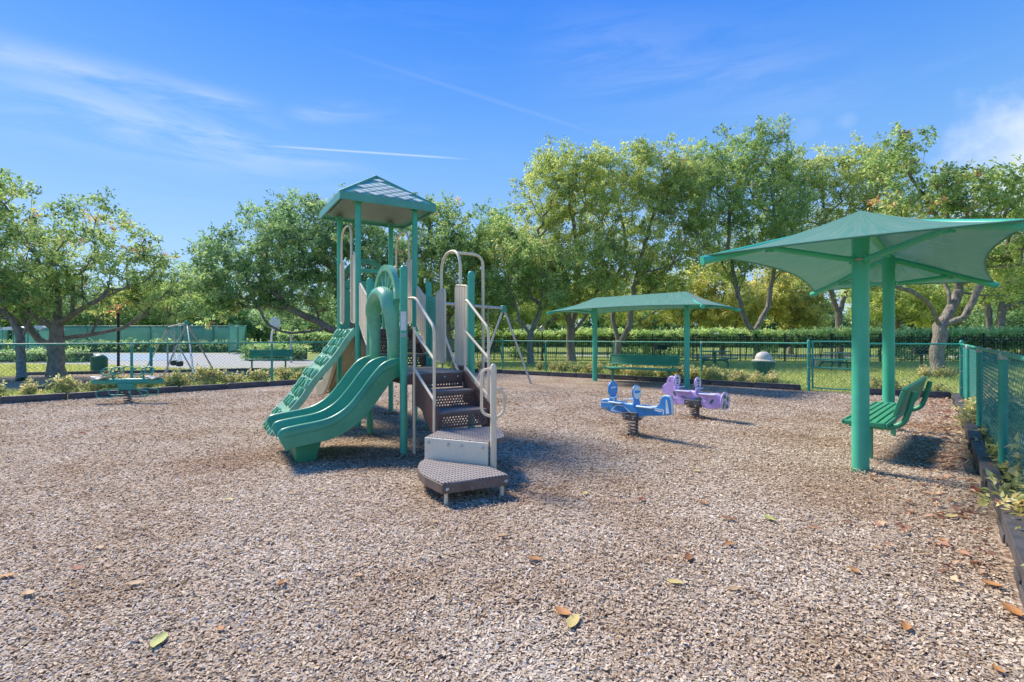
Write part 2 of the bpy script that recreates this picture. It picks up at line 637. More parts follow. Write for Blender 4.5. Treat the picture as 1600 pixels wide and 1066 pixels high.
def mulch_mat():
    m, nt, b = new_mat('wood_chip_bed')
    L = nt.links
    t = nd(nt, 'ShaderNodeTexCoord')
    mp = nd(nt, 'ShaderNodeMapping')
    mp.inputs['Scale'].default_value = (1, 1, 1)
    L.new(t.outputs['Object'], mp.inputs[0])
    wob = nd(nt, 'ShaderNodeTexNoise', Scale=14.0, Detail=3.0)
    L.new(mp.outputs[0], wob.inputs['Vector'])
    mixv = nd(nt, 'ShaderNodeMix', data_type='VECTOR')
    mixv.inputs['Factor'].default_value = 0.06
    L.new(mp.outputs[0], mixv.inputs['A'])
    L.new(wob.outputs['Color'], mixv.inputs['B'])
    vo = nd(nt, 'ShaderNodeTexVoronoi', Scale=48.0, Randomness=1.0)
    L.new(mixv.outputs['Result'], vo.inputs['Vector'])
    cr = nd(nt, 'ShaderNodeValToRGB')
    els = cr.color_ramp.elements
    for _ in range(3):
        els.new(0.5)
    for e, (p, c) in zip(els, ((0.0, (0.135, 0.092, 0.060)), (0.25, (0.280, 0.200, 0.138)), (0.5, (0.400, 0.310, 0.230)), (0.78, (0.500, 0.410, 0.320)), (1.0, (0.680, 0.590, 0.490)))):
        e.position = p
        e.color = (*c, 1)
    sv = nd(nt, 'ShaderNodeSeparateColor')
    L.new(vo.outputs['Color'], sv.inputs[0])
    L.new(sv.outputs[0], cr.inputs[0])
    n1 = nd(nt, 'ShaderNodeTexNoise', Scale=0.8, Detail=6.0, Roughness=0.65)
    L.new(t.outputs['Object'], n1.inputs['Vector'])
    cr2 = nd(nt, 'ShaderNodeValToRGB')
    cr2.color_ramp.elements[0].position = 0.35
    cr2.color_ramp.elements[0].color = (0.82, 0.72, 0.63, 1)
    cr2.color_ramp.elements[1].position = 0.62
    cr2.color_ramp.elements[1].color = (1.08, 1.06, 1.05, 1)
    L.new(n1.outputs[0], cr2.inputs[0])
    mu = nd(nt, 'ShaderNodeMix', data_type='RGBA', blend_type='MULTIPLY')
    mu.inputs['Factor'].default_value = 1
    L.new(cr.outputs[0], mu.inputs['A'])
    L.new(cr2.outputs[0], mu.inputs['B'])
    L.new(brown_patches(nt, t, mu.outputs['Result']), b.inputs['Base Color'])
    b.inputs['Roughness'].default_value = 0.9
    b.inputs['Specular IOR Level'].default_value = 0.2
    bp = nd(nt, 'ShaderNodeBump', Strength=0.9, Distance=0.02)
    L.new(sv.outputs[1], bp.inputs['Height'])
    L.new(bp.outputs[0], b.inputs['Normal'])
    return m


M['mulch'] = mulch_mat()


def chip_mat():
    m, nt, b = new_mat('wood_chips')
    L = nt.links
    a = nd(nt, 'ShaderNodeAttribute', attribute_name='tint')
    cr = nd(nt, 'ShaderNodeValToRGB')
    els = cr.color_ramp.elements
    for _ in range(4):
        els.new(0.5)
    for e, (p, c) in zip(els, ((0.0, (0.200, 0.138, 0.088)), (0.2, (0.390, 0.285, 0.185)), (0.42, (0.550, 0.445, 0.322)), (0.62, (0.640, 0.545, 0.420)), (0.85, (0.735, 0.650, 0.525)), (1.0, (0.860, 0.800, 0.690)))):
        e.position = p
        e.color = (*c, 1)
    L.new(a.outputs['Fac'], cr.inputs[0])
    t = nd(nt, 'ShaderNodeTexCoord')
    n1 = nd(nt, 'ShaderNodeTexNoise', Scale=0.8, Detail=6.0, Roughness=0.65)
    L.new(t.outputs['Object'], n1.inputs['Vector'])
    cr2 = nd(nt, 'ShaderNodeValToRGB')
    cr2.color_ramp.elements[0].position = 0.35
    cr2.color_ramp.elements[0].color = (0.80, 0.69, 0.59, 1)
    cr2.color_ramp.elements[1].position = 0.60
    cr2.color_ramp.elements[1].color = (1.05, 1.04, 1.04, 1)
    L.new(n1.outputs[0], cr2.inputs[0])
    mu = nd(nt, 'ShaderNodeMix', data_type='RGBA', blend_type='MULTIPLY')
    mu.inputs['Factor'].default_value = 1
    L.new(cr.outputs[0], mu.inputs['A'])
    L.new(cr2.outputs[0], mu.inputs['B'])
    L.new(brown_patches(nt, t, mu.outputs['Result']), b.inputs['Base Color'])
    b.inputs['Roughness'].default_value = 0.85
    b.inputs['Specular IOR Level'].default_value = 0.25
    return m


M['chip'] = chip_mat()


def lawn_mat():
    m, nt, b = new_mat('lawn')
    L = nt.links
    t = nd(nt, 'ShaderNodeTexCoord')
    n1 = nd(nt, 'ShaderNodeTexNoise', Scale=0.5, Detail=8.0, Roughness=0.7)
    n2 = nd(nt, 'ShaderNodeTexNoise', Scale=30.0, Detail=4.0, Roughness=0.7)
    for n in (n1, n2):
        L.new(t.outputs['Object'], n.inputs['Vector'])
    ad = nd(nt, 'ShaderNodeMath', operation='MULTIPLY_ADD')
    L.new(n2.outputs[0], ad.inputs[0])
    ad.inputs[1].default_value = 0.5
    sb = nd(nt, 'ShaderNodeMath', operation='MULTIPLY')
    L.new(n1.outputs[0], sb.inputs[0])
    sb.inputs[1].default_value = 0.5
    L.new(sb.outputs[0], ad.inputs[2])
    cr = nd(nt, 'ShaderNodeValToRGB')
    els = cr.color_ramp.elements
    els.new(0.5)
    for e, (p, c) in zip(els, ((0.32, (0.120, 0.170, 0.028)), (0.50, (0.240, 0.300, 0.048)), (0.70, (0.380, 0.370, 0.100)))):
        e.position = p
        e.color = (*c, 1)
    L.new(ad.outputs[0], cr.inputs[0])
    L.new(cr.outputs[0], b.inputs['Base Color'])
    b.inputs['Roughness'].default_value = 0.9
    bp = nd(nt, 'ShaderNodeBump', Strength=0.8, Distance=0.03)
    L.new(n2.outputs[0], bp.inputs['Height'])
    L.new(bp.outputs[0], b.inputs['Normal'])
    return m


M['lawn'] = lawn_mat()


def bark_mat(name, c0, c1):
    m, nt, b = new_mat(name)
    L = nt.links
    t = nd(nt, 'ShaderNodeTexCoord')
    mp = nd(nt, 'ShaderNodeMapping')
    mp.inputs['Scale'].default_value = (1, 1, 0.45)
    L.new(t.outputs['Object'], mp.inputs[0])
    n1 = nd(nt, 'ShaderNodeTexNoise', Scale=9.0, Detail=8.0, Roughness=0.7)
    n2 = nd(nt, 'ShaderNodeTexVoronoi', Scale=16.0)
    L.new(mp.outputs[0], n1.inputs['Vector'])
    L.new(mp.outputs[0], n2.inputs['Vector'])
    cr = nd(nt, 'ShaderNodeValToRGB')
    cr.color_ramp.elements[0].position = 0.33
    cr.color_ramp.elements[1].position = 0.68
    cr.color_ramp.elements[0].color = (*c0, 1)
    cr.color_ramp.elements[1].color = (*c1, 1)
    L.new(n1.outputs[0], cr.inputs[0])
    L.new(cr.outputs[0], b.inputs['Base Color'])
    b.inputs['Roughness'].default_value = 0.9
    ad = nd(nt, 'ShaderNodeMath', operation='ADD')
    L.new(n1.outputs[0], ad.inputs[0])
    L.new(n2.outputs['Distance'], ad.inputs[1])
    bp = nd(nt, 'ShaderNodeBump', Strength=0.7, Distance=0.03)
    L.new(ad.outputs[0], bp.inputs['Height'])
    L.new(bp.outputs[0], b.inputs['Normal'])
    return m


M['bark'] = bark_mat('grey_bark', (0.130, 0.108, 0.085), (0.360, 0.315, 0.265))
M['bark2'] = bark_mat('brown_bark', (0.130, 0.095, 0.070), (0.360, 0.290, 0.220))


def fabric_mat():
    """Knitted shade cloth: stretch lines down the slope, a little light through it."""
    m, nt, b = new_mat('green_shade_cloth')
    L = nt.links
    uv = nd(nt, 'ShaderNodeUVMap')
    mp = nd(nt, 'ShaderNodeMapping')
    mp.inputs['Scale'].default_value = (34, 1.2, 1)
    L.new(uv.outputs[0], mp.inputs[0])
    n1 = nd(nt, 'ShaderNodeTexNoise', Scale=2.0, Detail=6.0, Roughness=0.7)
    L.new(mp.outputs[0], n1.inputs['Vector'])
    cr = nd(nt, 'ShaderNodeValToRGB')
    cr.color_ramp.elements[0].position = 0.38
    cr.color_ramp.elements[1].position = 0.66
    cr.color_ramp.elements[0].color = (0.045, 0.270, 0.190, 1)
    cr.color_ramp.elements[1].color = (0.175, 0.330, 0.240, 1)
    L.new(n1.outputs[0], cr.inputs[0])
    L.new(cr.outputs[0], b.inputs['Base Color'])
    b.inputs['Roughness'].default_value = 0.8
    b.inputs['Specular IOR Level'].default_value = 0.25
    b.inputs['Sheen Weight'].default_value = 0.25
    bp = nd(nt, 'ShaderNodeBump', Strength=0.25, Distance=0.01)
    L.new(n1.outputs[0], bp.inputs['Height'])
    L.new(bp.outputs[0], b.inputs['Normal'])
    tr = nd(nt, 'ShaderNodeBsdfTranslucent')
    L.new(cr.outputs[0], tr.inputs['Color'])
    mx = nd(nt, 'ShaderNodeMixShader')
    mx.inputs[0].default_value = 0.20
    L.new(b.outputs[0], mx.inputs[1])
    L.new(tr.outputs[0], mx.inputs[2])
    # open knit: a little light passes straight between the threads
    pore = nd(nt, 'ShaderNodeBsdfTransparent')
    m2 = nd(nt, 'ShaderNodeMixShader')
    m2.inputs[0].default_value = 0.04
    L.new(mx.outputs[0], m2.inputs[1])
    L.new(pore.outputs[0], m2.inputs[2])
    mx = m2
    L.new(mx.outputs[0], nt.nodes['Material Output'].inputs['Surface'])
    return m


M['fabric'] = fabric_mat()
GREEN = [(0.0, (0.032, 0.079, 0.021)), (0.35, (0.088, 0.184, 0.035)), (0.65, (0.184, 0.289, 0.049)), (0.86, (0.333, 0.394, 0.079)), (0.94, (0.330, 0.215, 0.055)), (1.0, (0.300, 0.120, 0.030))]
DEEP = [(0.0, (0.035, 0.100, 0.038)), (0.4, (0.090, 0.201, 0.057)), (0.75, (0.201, 0.331, 0.085)), (0.92, (0.378, 0.450, 0.119)), (0.97, (0.300, 0.230, 0.060)), (1.0, (0.260, 0.130, 0.035))]
LIME = [(0.0, (0.061, 0.114, 0.025)), (0.35, (0.166, 0.245, 0.042)), (0.7, (0.306, 0.376, 0.056)), (0.93, (0.438, 0.455, 0.088)), (1.0, (0.330, 0.270, 0.060))]
YELL = [(0.0, (0.110, 0.140, 0.024)), (0.4, (0.260, 0.300, 0.045)), (0.8, (0.440, 0.420, 0.060)), (1.0, (0.520, 0.400, 0.070))]
VARI = [(0.0, (0.065, 0.105, 0.025)), (0.4, (0.190, 0.230, 0.045)), (0.7, (0.400, 0.370, 0.095)), (0.92, (0.560, 0.490, 0.200)), (1.0, (0.320, 0.150, 0.060))]
M['leaf'] = leafmat('leaf_mid_green', GREEN, 0.45)
M['leafdeep'] = leafmat('leaf_deep_green', DEEP, 0.40)
M['leaflime'] = leafmat('leaf_lime_green', LIME, 0.45)
M['leafyellow'] = leafmat('leaf_yellow', YELL, 0.45)
M['leafshrub'] = leafmat('leaf_variegated', VARI, 0.35)
M['leafhedge'] = leafmat('leaf_hedge', [(0.0, (0.053, 0.132, 0.042)), (0.5, (0.158, 0.301, 0.074)), (0.85, (0.342, 0.486, 0.118)), (1.0, (0.600, 0.600, 0.184))], 0.3)
M['grass'] = leafmat('grass_blade', [(0.0, (0.130, 0.180, 0.025)), (0.5, (0.250, 0.310, 0.045)), (1.0, (0.420, 0.400, 0.110))], 0.4)

# ------------------------------------------------------------------ the ground
def poly_sheet(name, pts, z, mat, kind='structure'):
    mb = MB()
    mb.add([(x, y, z) for x, y in pts], [tuple(range(len(pts)))])
    o = mb.build(name, mat, smooth=0)
    o['kind'] = kind
    return o


poly_sheet('lawn', [(-420, -60), (420, -60), (420, 900), (-420, 900)], 0.0, M['lawn'])
BORD_L = [(-16.0, 5.0), (-10.67, 10.24), (-6.9, 13.96), (-1.3, 19.45)]
BORD_M = [(-1.3, 19.45), (4.0, 15.75), (7.55, 12.85)]
BORD_G = [(8.45, 12.0), (9.94, 11.10)]
BORD_R = [(9.94, 11.10), (2.76, 2.67), (-2.2, -3.2)]
poly_sheet('playground_surface', [(-2.1, -3.28), (2.86, 2.59), (10.08, 11.12), (8.5, 12.1), (7.62, 12.93), (4.06, 15.84), (-1.3, 19.58), (-6.96, 14.04), (-10.74, 10.31), (-16, 5), (-16, -6), (-4.5, -6)], 0.004, M['mulch'])
PAD = [(-18, 18), (-10.4, 20.4), (-8.0, 16.4), (-12.5, 12.6), (-17, 15)]
poly_sheet('swing_area_surface', PAD, 0.004, M['mulch'])
poly_sheet('court_pavement', [(-13.5, 20.9), (-10.0, 21.2), (-7.8, 24.0), (-6.0, 26.2), (-9.5, 27.0), (-12, 29.5), (-22, 43.5), (-70, 43.5), (-44, 28), (-20, 24)], 0.004, M['concrete'])
poly_sheet('court_playing_surface', [(-24, 29.0), (-19.5, 29.5), (-26.5, 41.5), (-60, 41.5), (-42, 30.5)], 0.009, M['court'])
poly_sheet('far_path', [(4, 36.5), (70, 30.5), (70, 33.5), (4, 39.0)], 0.004, paint('pale_path', (0.52, 0.47, 0.41), 0.9, 0.1, 1.0, 0.1, 30))


# wood chips in relief over the nearer part of the bed
def chips():
    n = 430000
    u = rng.random(n)
    Y = 1.75 + 11.0 * u ** 1.75
    X = (rng.random(n) * 2 - 1) * (Y * 1.06 + 0.5)
    keep = X < 0.44 + 0.8524 * Y
    # left boundary of the bed
    keep &= (Y - 13.9) < 0.98 * (X + 6.9)
    X, Y = X[keep], Y[keep]
    # chips heaped round the feet of posts and springs
    feet = [(3.63, 5.12, .13), (5.67, 7.40, .13), (1.72, 7.0, .12), (3.19, 8.53, .12)] + [(-2.274 + p_ * .848 + q_ * .53, 8.22 + p_ * .53 - q_ * .848, .09) for p_, q_ in ((-.452, .603), (.452, .603), (.452, -.603), (-.445, 1.2), (-.445, 2.6), (.445, 1.2), (.445, 2.6), (-1.46, 1.95))]
    hx, hy, hz = [], [], []
    for fx, fy, fr in feet:
        a_ = rng.random(420) * 2 * np.pi
        d_ = fr * (0.35 + 1.3 * rng.random(420) ** .8)
        hx.append(fx + d_ * np.cos(a_)); hy.append(fy + d_ * np.sin(a_)); hz.append(np.clip(.045 * (1 - d_ / (fr * 1.7)), 0, 1))
    lift = np.concatenate([np.zeros(len(X)), *hz])
    X, Y = np.concatenate([X, *hx]), np.concatenate([Y, *hy])
    n = len(X)
    big = rng.random(n) ** 3
    grow = 1 + np.clip((Y - 4) / 8, 0, 1) * 0.7
    l = (0.0045 + 0.0085 * big + 0.0025 * rng.random(n)) * grow
    wd = (0.0022 + 0.0028 * rng.random(n) + 0.002 * big) * grow
    ang = rng.random(n) * 2 * np.pi
    tilt = rng.normal(0, 0.20, n)
    roll = rng.normal(0, 0.28, n)
    z = 0.008 + 0.009 * rng.random(n) + lift
    ax = np.stack([np.cos(ang) * np.cos(tilt), np.sin(ang) * np.cos(tilt), np.sin(tilt)], 1)
    sd = np.stack([-np.sin(ang) * np.cos(roll), np.cos(ang) * np.cos(roll), np.sin(roll)], 1)
    c = np.stack([X, Y, z], 1)
    up = np.array([0, 0, 1.0])
    h = (0.3 + rng.random(n))[:, None] * wd[:, None] * up * 0.6
    A, B = ax * l[:, None], sd * wd[:, None]
    V = np.stack([c - A * 0.9 - B, c + A - B * 0.7, c + A * 0.8 + B + h, c - A + B * 0.8 + h], 1).reshape(-1, 3)
    V[:, 2] = np.maximum(V[:, 2], 0.005)
    F = np.arange(n * 4).reshape(-1, 4)
    F = np.concatenate([F[:, [0, 1, 2]], F[:, [0, 2, 3]]])
    t = np.clip(rng.beta(2.6, 2.4, n) + rng.normal(0, .05, n), 0, 1)
    me = np_mesh('wood_chips', V, F, M['chip'], {'tint': np.repeat(t, 4)})
    o = link('wood_chips', me)
    tag(o, 'loose pale grey and tan wood chips covering the playground', 'wood chips', kind='stuff')


chips()


# ------------------------------------------------------------------ plastic border timbers
def timber_mesh(L):
    H, W = 0.155, 0.12
    a, b = 0.05, L - 0.05
    prof = [(0.0, -0.03), (L * .26, -0.03), (L * .29, 0.045), (L * .71, 0.045), (L * .74, -0.03), (L, -0.03), (L, H - .03), (L - .03, H), (0.03, H), (0, H - .03)]
    mb = MB()
    mb.prism(prof, (0, 0, 0), (1, 0, 0), (0, 0, 1), (0, 1, 0), W)
    mb.box((L / 2, 0, 0.01), (L * .5, W * .7, 0.09))
    # lower foot flange on both sides
    for sd in (-1, 1):
        mb.box((L * .12, sd * (W / 2 + .006), 0.03), (L * .20, 0.016, 0.07))
        mb.box((L * .88, sd * (W / 2 + .006), 0.03), (L * .20, 0.016, 0.07))
    # driven stake head
    mb.lathe([(0.028, H - .004), (0.028, H + .006), (0.016, H + .009), (0.001, H + .009)], 10, (0.12, 0, 0))
    return mb


TM = None


def border(label, line, outward):
    global TM
    root = thing('border_edging', label, 'edging', (line[0][0], line[0][1], 0))
    if TM is None:
        TM = timber_mesh(1.0).mesh('border_timber', 30)
        TM.materials.append(M['timber'])
    for (a, b) in zip(line, line[1:]):
        a, b = Vector((*a, 0)), Vector((*b, 0))
        L = (b - a).length
        n = max(1, round(L / 1.12))
        d = (b - a) / n
        nrm = Vector((-d.y, d.x, 0)).normalized() * outward
        for i in range(n):
            o = link('border_timber', TM, root)
            j = random.uniform(-.012, .012)
            p = a + d * i + nrm * (0.07 + j * .5) - root.location
            o.location = p + Vector((0, 0, random.uniform(-.012, .006)))
            o.rotation_euler = (0, random.uniform(-.008, .008), math.atan2(d.y, d.x) + random.uniform(-.012, .012))
            o.scale = (d.length - 0.012, 1, 1)
            m = o.modifiers.new('bevel', 'BEVEL')
            m.width, m.segments = 0.012, 2
    return root


border('black plastic edging of the wood chips along the left mesh fence', BORD_L, 1)
border('black plastic edging of the wood chips behind the spring riders', BORD_M, 1)
border('short black plastic edging between the gate and the right corner', BORD_G, 1)
border('dark grey plastic edging running along the right mesh fence to the camera', BORD_R, 1)


# ------------------------------------------------------------------ chain link fences
FH = 1.24


def chain_fence(label, line, posts, h=FH, pitch=0.060, wire_r=0.0020, thick=0.03, first=True, last=True, ends=0.038):
    """posts: distances along the polyline; the mesh is two layers of crossing coated wires."""
    root = thing('chain_link_fence', label, 'fence', (line[0][0], line[0][1], 0))
    o0 = root.location.copy()
    pts = [Vector((*p, 0)) - o0 for p in line]
    seg = [(pts[i], pts[i + 1]) for i in range(len(pts) - 1)]
    acc = 0
    lens = [(b - a).length for a, b in seg]
    tot = sum(lens)

    def along(s):
        for (a, b), L in zip(seg, lens):
            if s <= L + 1e-6:
                return a.lerp(b, s / L)
            s -= L
        return pts[-1]
    for i, s in enumerate(posts):
        p = along(min(s, tot))
        end = (i == 0 and first) or (i == len(posts) - 1 and last)
        r = ends if end else thick
        mb = MB()
        hh = h + (0.05 if end else -0.02)
        mb.lathe([(r, 0), (r, hh)], 14, p)
        po = mb.build('post', M['fence'], root)
        MB().lathe([(r * 1.08, hh - .035), (r * 1.12, hh), (r * .9, hh + .025), (r * .35, hh + .045), (.001, hh + .047)], 14, p).build('post_cap', M['clamp'] if not end else M['fence'], po)
        if end:
            for zz in (0.25, 0.62, 0.98):
                MB().lathe([(r * 1.09, zz - .012), (r * 1.13, zz), (r * 1.09, zz + .012)], 14, p).build('brace_band', M['clamp'], po)
    for a, b in seg:
        MB().tube([a + Vector((0, 0, h)), b + Vector((0, 0, h))], 0.021, 10).build('top_rail', M['fence'], root)
    mb = MB()
    z0, z1 = 0.03, h - 0.015
    hh = z1 - z0
    for (a, b), L in zip(seg, lens):
        d = (b - a) / L
        n = Vector((-d.y, d.x, 0))
        step = pitch * math.sqrt(2)
        for sgn in (1, -1):
            off = n * (0.0015 * sgn + 0.024)
            k = -hh
            while k < L + hh:
                s0, s1 = k, k + hh
                za, zb = (z0, z1)
                if s0 < 0:
                    za += -s0
                    s0 = 0
                if s1 > L:
                    zb -= s1 - L
                    s1 = L
                if s1 - s0 > 0.02:
                    if sgn < 0:
                        p = a + d * s0 + Vector((0, 0, z1 + z0 - za)) + off
                        q = a + d * s1 + Vector((0, 0, z1 + z0 - zb)) + off
                    else:
                        p = a + d * s0 + Vector((0, 0, za)) + off
                        q = a + d * s1 + Vector((0, 0, zb)) + off
                    mb.tube([p, q], wire_r, 4, caps=False)
                k += step
        mb.tube([a + Vector((0, 0, z0)) + n * .024, b + Vector((0, 0, z0)) + n * .024], 0.003, 4)
    o = mb.build('wire_mesh', M['wire'], root, smooth=0)
    o['kind'] = 'stuff'
    return root


FEN_L = [(-17.2, 5.3), (-7.14, 14.62), (-0.4, 21.1)]
LL = math.dist(FEN_L[0], FEN_L[1])
chain_fence('green chain link fence on the left, in front of the swing and the court', FEN_L, [0.4, 3.6, 7.1, 10.4, LL, LL + 3.1, LL + 6.2, 99])
FEN_M = [(-0.4, 21.1), (1.35, 19.6), (5.86, 15.2), (7.68, 12.72)]
chain_fence('green chain link fence behind the middle bench, ending at the gate post', FEN_M, [2.3, 5.45, 8.6, 99], first=False)
FEN_G = [(8.47, 11.98), (10.24, 11.20)]
chain_fence('short green chain link fence between the gate and the right corner', FEN_G, [0.0, 99], last=False)
FEN_R = [(10.24, 11.20), (0.943, 0.2853)]
s0 = math.dist((10.24, 11.20), (8.59, 9.26))
chain_fence('green chain link fence running down the right side towards the camera', FEN_R, [0.0, s0, s0 + 2.93, s0 + 5.93, s0 + 8.9, 99], pitch=0.068, wire_r=0.0017, ends=0.038, thick=0.036)

# gate
g0, g1 = Vector((7.74, 12.66, 0)), Vector((8.41, 12.03, 0))
gate = thing('gate', 'green chain link gate with pipe frame behind the big shade posts', 'gate', g0)
gd = g1 - g0
mb = MB()
for p in (Vector(), gd):
    MB().lathe([(.022, .08), (.022, FH + .06)], 12, p).build('stile', M['fence'], gate)
for zz in (0.10, 0.62, 0.84, FH + .05):
    MB().tube([Vector((0, 0, zz)), gd + Vector((0, 0, zz))], .018, 10).build('rail', M['fence'], gate)
for sgn in (1, -1):
    k = -1.1
    Lg = gd.length
    while k < Lg:
        a, b = max(k, 0), min(k + 1.15, Lg)
        if b - a > .02:
            za, zb = .1 + (a - k), .1 + (b - k)
            if sgn < 0:
                za, zb = 1.37 - za, 1.37 - zb
            mb.tube([gd * (a / Lg) + Vector((0, 0, za)), gd * (b / Lg) + Vector((0, 0, zb))], .0022, 4, caps=False)
        k += .08
mb.build('wire_mesh', M['wire'], gate, smooth=0)['kind'] = 'stuff'
MB().box((0.05, -0.03, 0.75), (.05, .05, .16)).build('latch', M['clamp'], gate)
# the lone post behind the seesaw
p = gp(236, 592)
lone = thing('short_post', 'short green steel post standing behind the green seesaw', 'post', p)
MB().lathe([(.045, 0), (.045, 1.02), (.03, 1.05), (.001, 1.06)], 12).build('shaft', M['fence'], lone)
MB().lathe([(.055, 1.0), (.058, 1.045), (.03, 1.075), (.001, 1.08)], 12).build('cap', M['fence'], lone)


# ------------------------------------------------------------------ leaves and trees
def leaf_batch(P, D, N, L, W):
    """Folded leaf blades: P base, D blade direction, N blade normal (n,3)."""
    D = D / np.maximum(np.linalg.norm(D, axis=1, keepdims=True), 1e-6)
    N = N - D * (N * D).sum(1, keepdims=True)
    N = N / np.maximum(np.linalg.norm(N, axis=1, keepdims=True), 1e-6)
    Sd = np.cross(D, N)
    L, W = L[:, None], W[:, None]
    base = P
    tip = P + D * L - N * L * 0.12
    mid = P + D * L * 0.52
    a = mid + Sd * W * .5 + N * W * .18
    b = mid - Sd * W * .5 + N * W * .18
    V = np.stack([base, a, tip, b], 1).reshape(-1, 3)
    i = np.arange(len(P))[:, None] * 4
    F = np.concatenate([i + np.array([[0, 1, 2]]), i + np.array([[0, 2, 3]])])
    return V, F


def unit(n, r=rng):
    v = r.normal(size=(n, 3))
    return v / np.linalg.norm(v, axis=1, keepdims=True)


def foliage(name, centres, spread, per, L, W, mat, parent, seed, tint0, tipfrac=0.0, outward=None):
    """Sprigs of leaves round each centre: whorls on short shoots, so that the crown clumps and gaps."""
    r = np.random.default_rng(seed)
    C = np.asarray(centres)
    n = len(C)
    Pn, Dn, Nn, Tn = [], [], [], []
    shoots = 5
    k = max(2, per // shoots)
    sh = r.normal(size=(n, shoots, 3))
    sh /= np.linalg.norm(sh, axis=2, keepdims=True)
    sh[:, :, 2] = sh[:, :, 2] * .75 + .25
    sl = spread * (0.35 + 0.9 * r.random((n, shoots, 1)))
    ctint = np.clip(np.asarray(tint0)[:, None, None] + r.normal(0, .08, (n, shoots, 1)), 0, 1)
    for j in range(k):
        t = 0.45 + 0.6 * r.random((n, shoots, 1))
        p = C[:, None, :] + sh * sl * t + r.normal(0, .12 * spread, (n, shoots, 3))
        d = sh * .6 + r.normal(0, .75, (n, shoots, 3))
        d[:, :, 2] -= .12
        nn = r.normal(0, .55, (n, shoots, 3))
        nn[:, :, 2] += 1.0
        Pn.append(p.reshape(-1, 3)); Dn.append(d.reshape(-1, 3)); Nn.append(nn.reshape(-1, 3))
        Tn.append(np.clip(ctint + r.normal(0, .11, (n, shoots, 1)), 0, 1).reshape(-1))
    P, D, N, T = np.concatenate(Pn), np.concatenate(Dn), np.concatenate(Nn), np.concatenate(Tn)
    m = len(P)
    sc = .7 + .6 * r.random(m)
    V, F = leaf_batch(P, D, N, L * sc, W * sc * (.8 + .4 * r.random(m)))
    me = np_mesh(name, V, F, mat, {'tint': np.repeat(T, 4)})
    return link(name, me, parent)


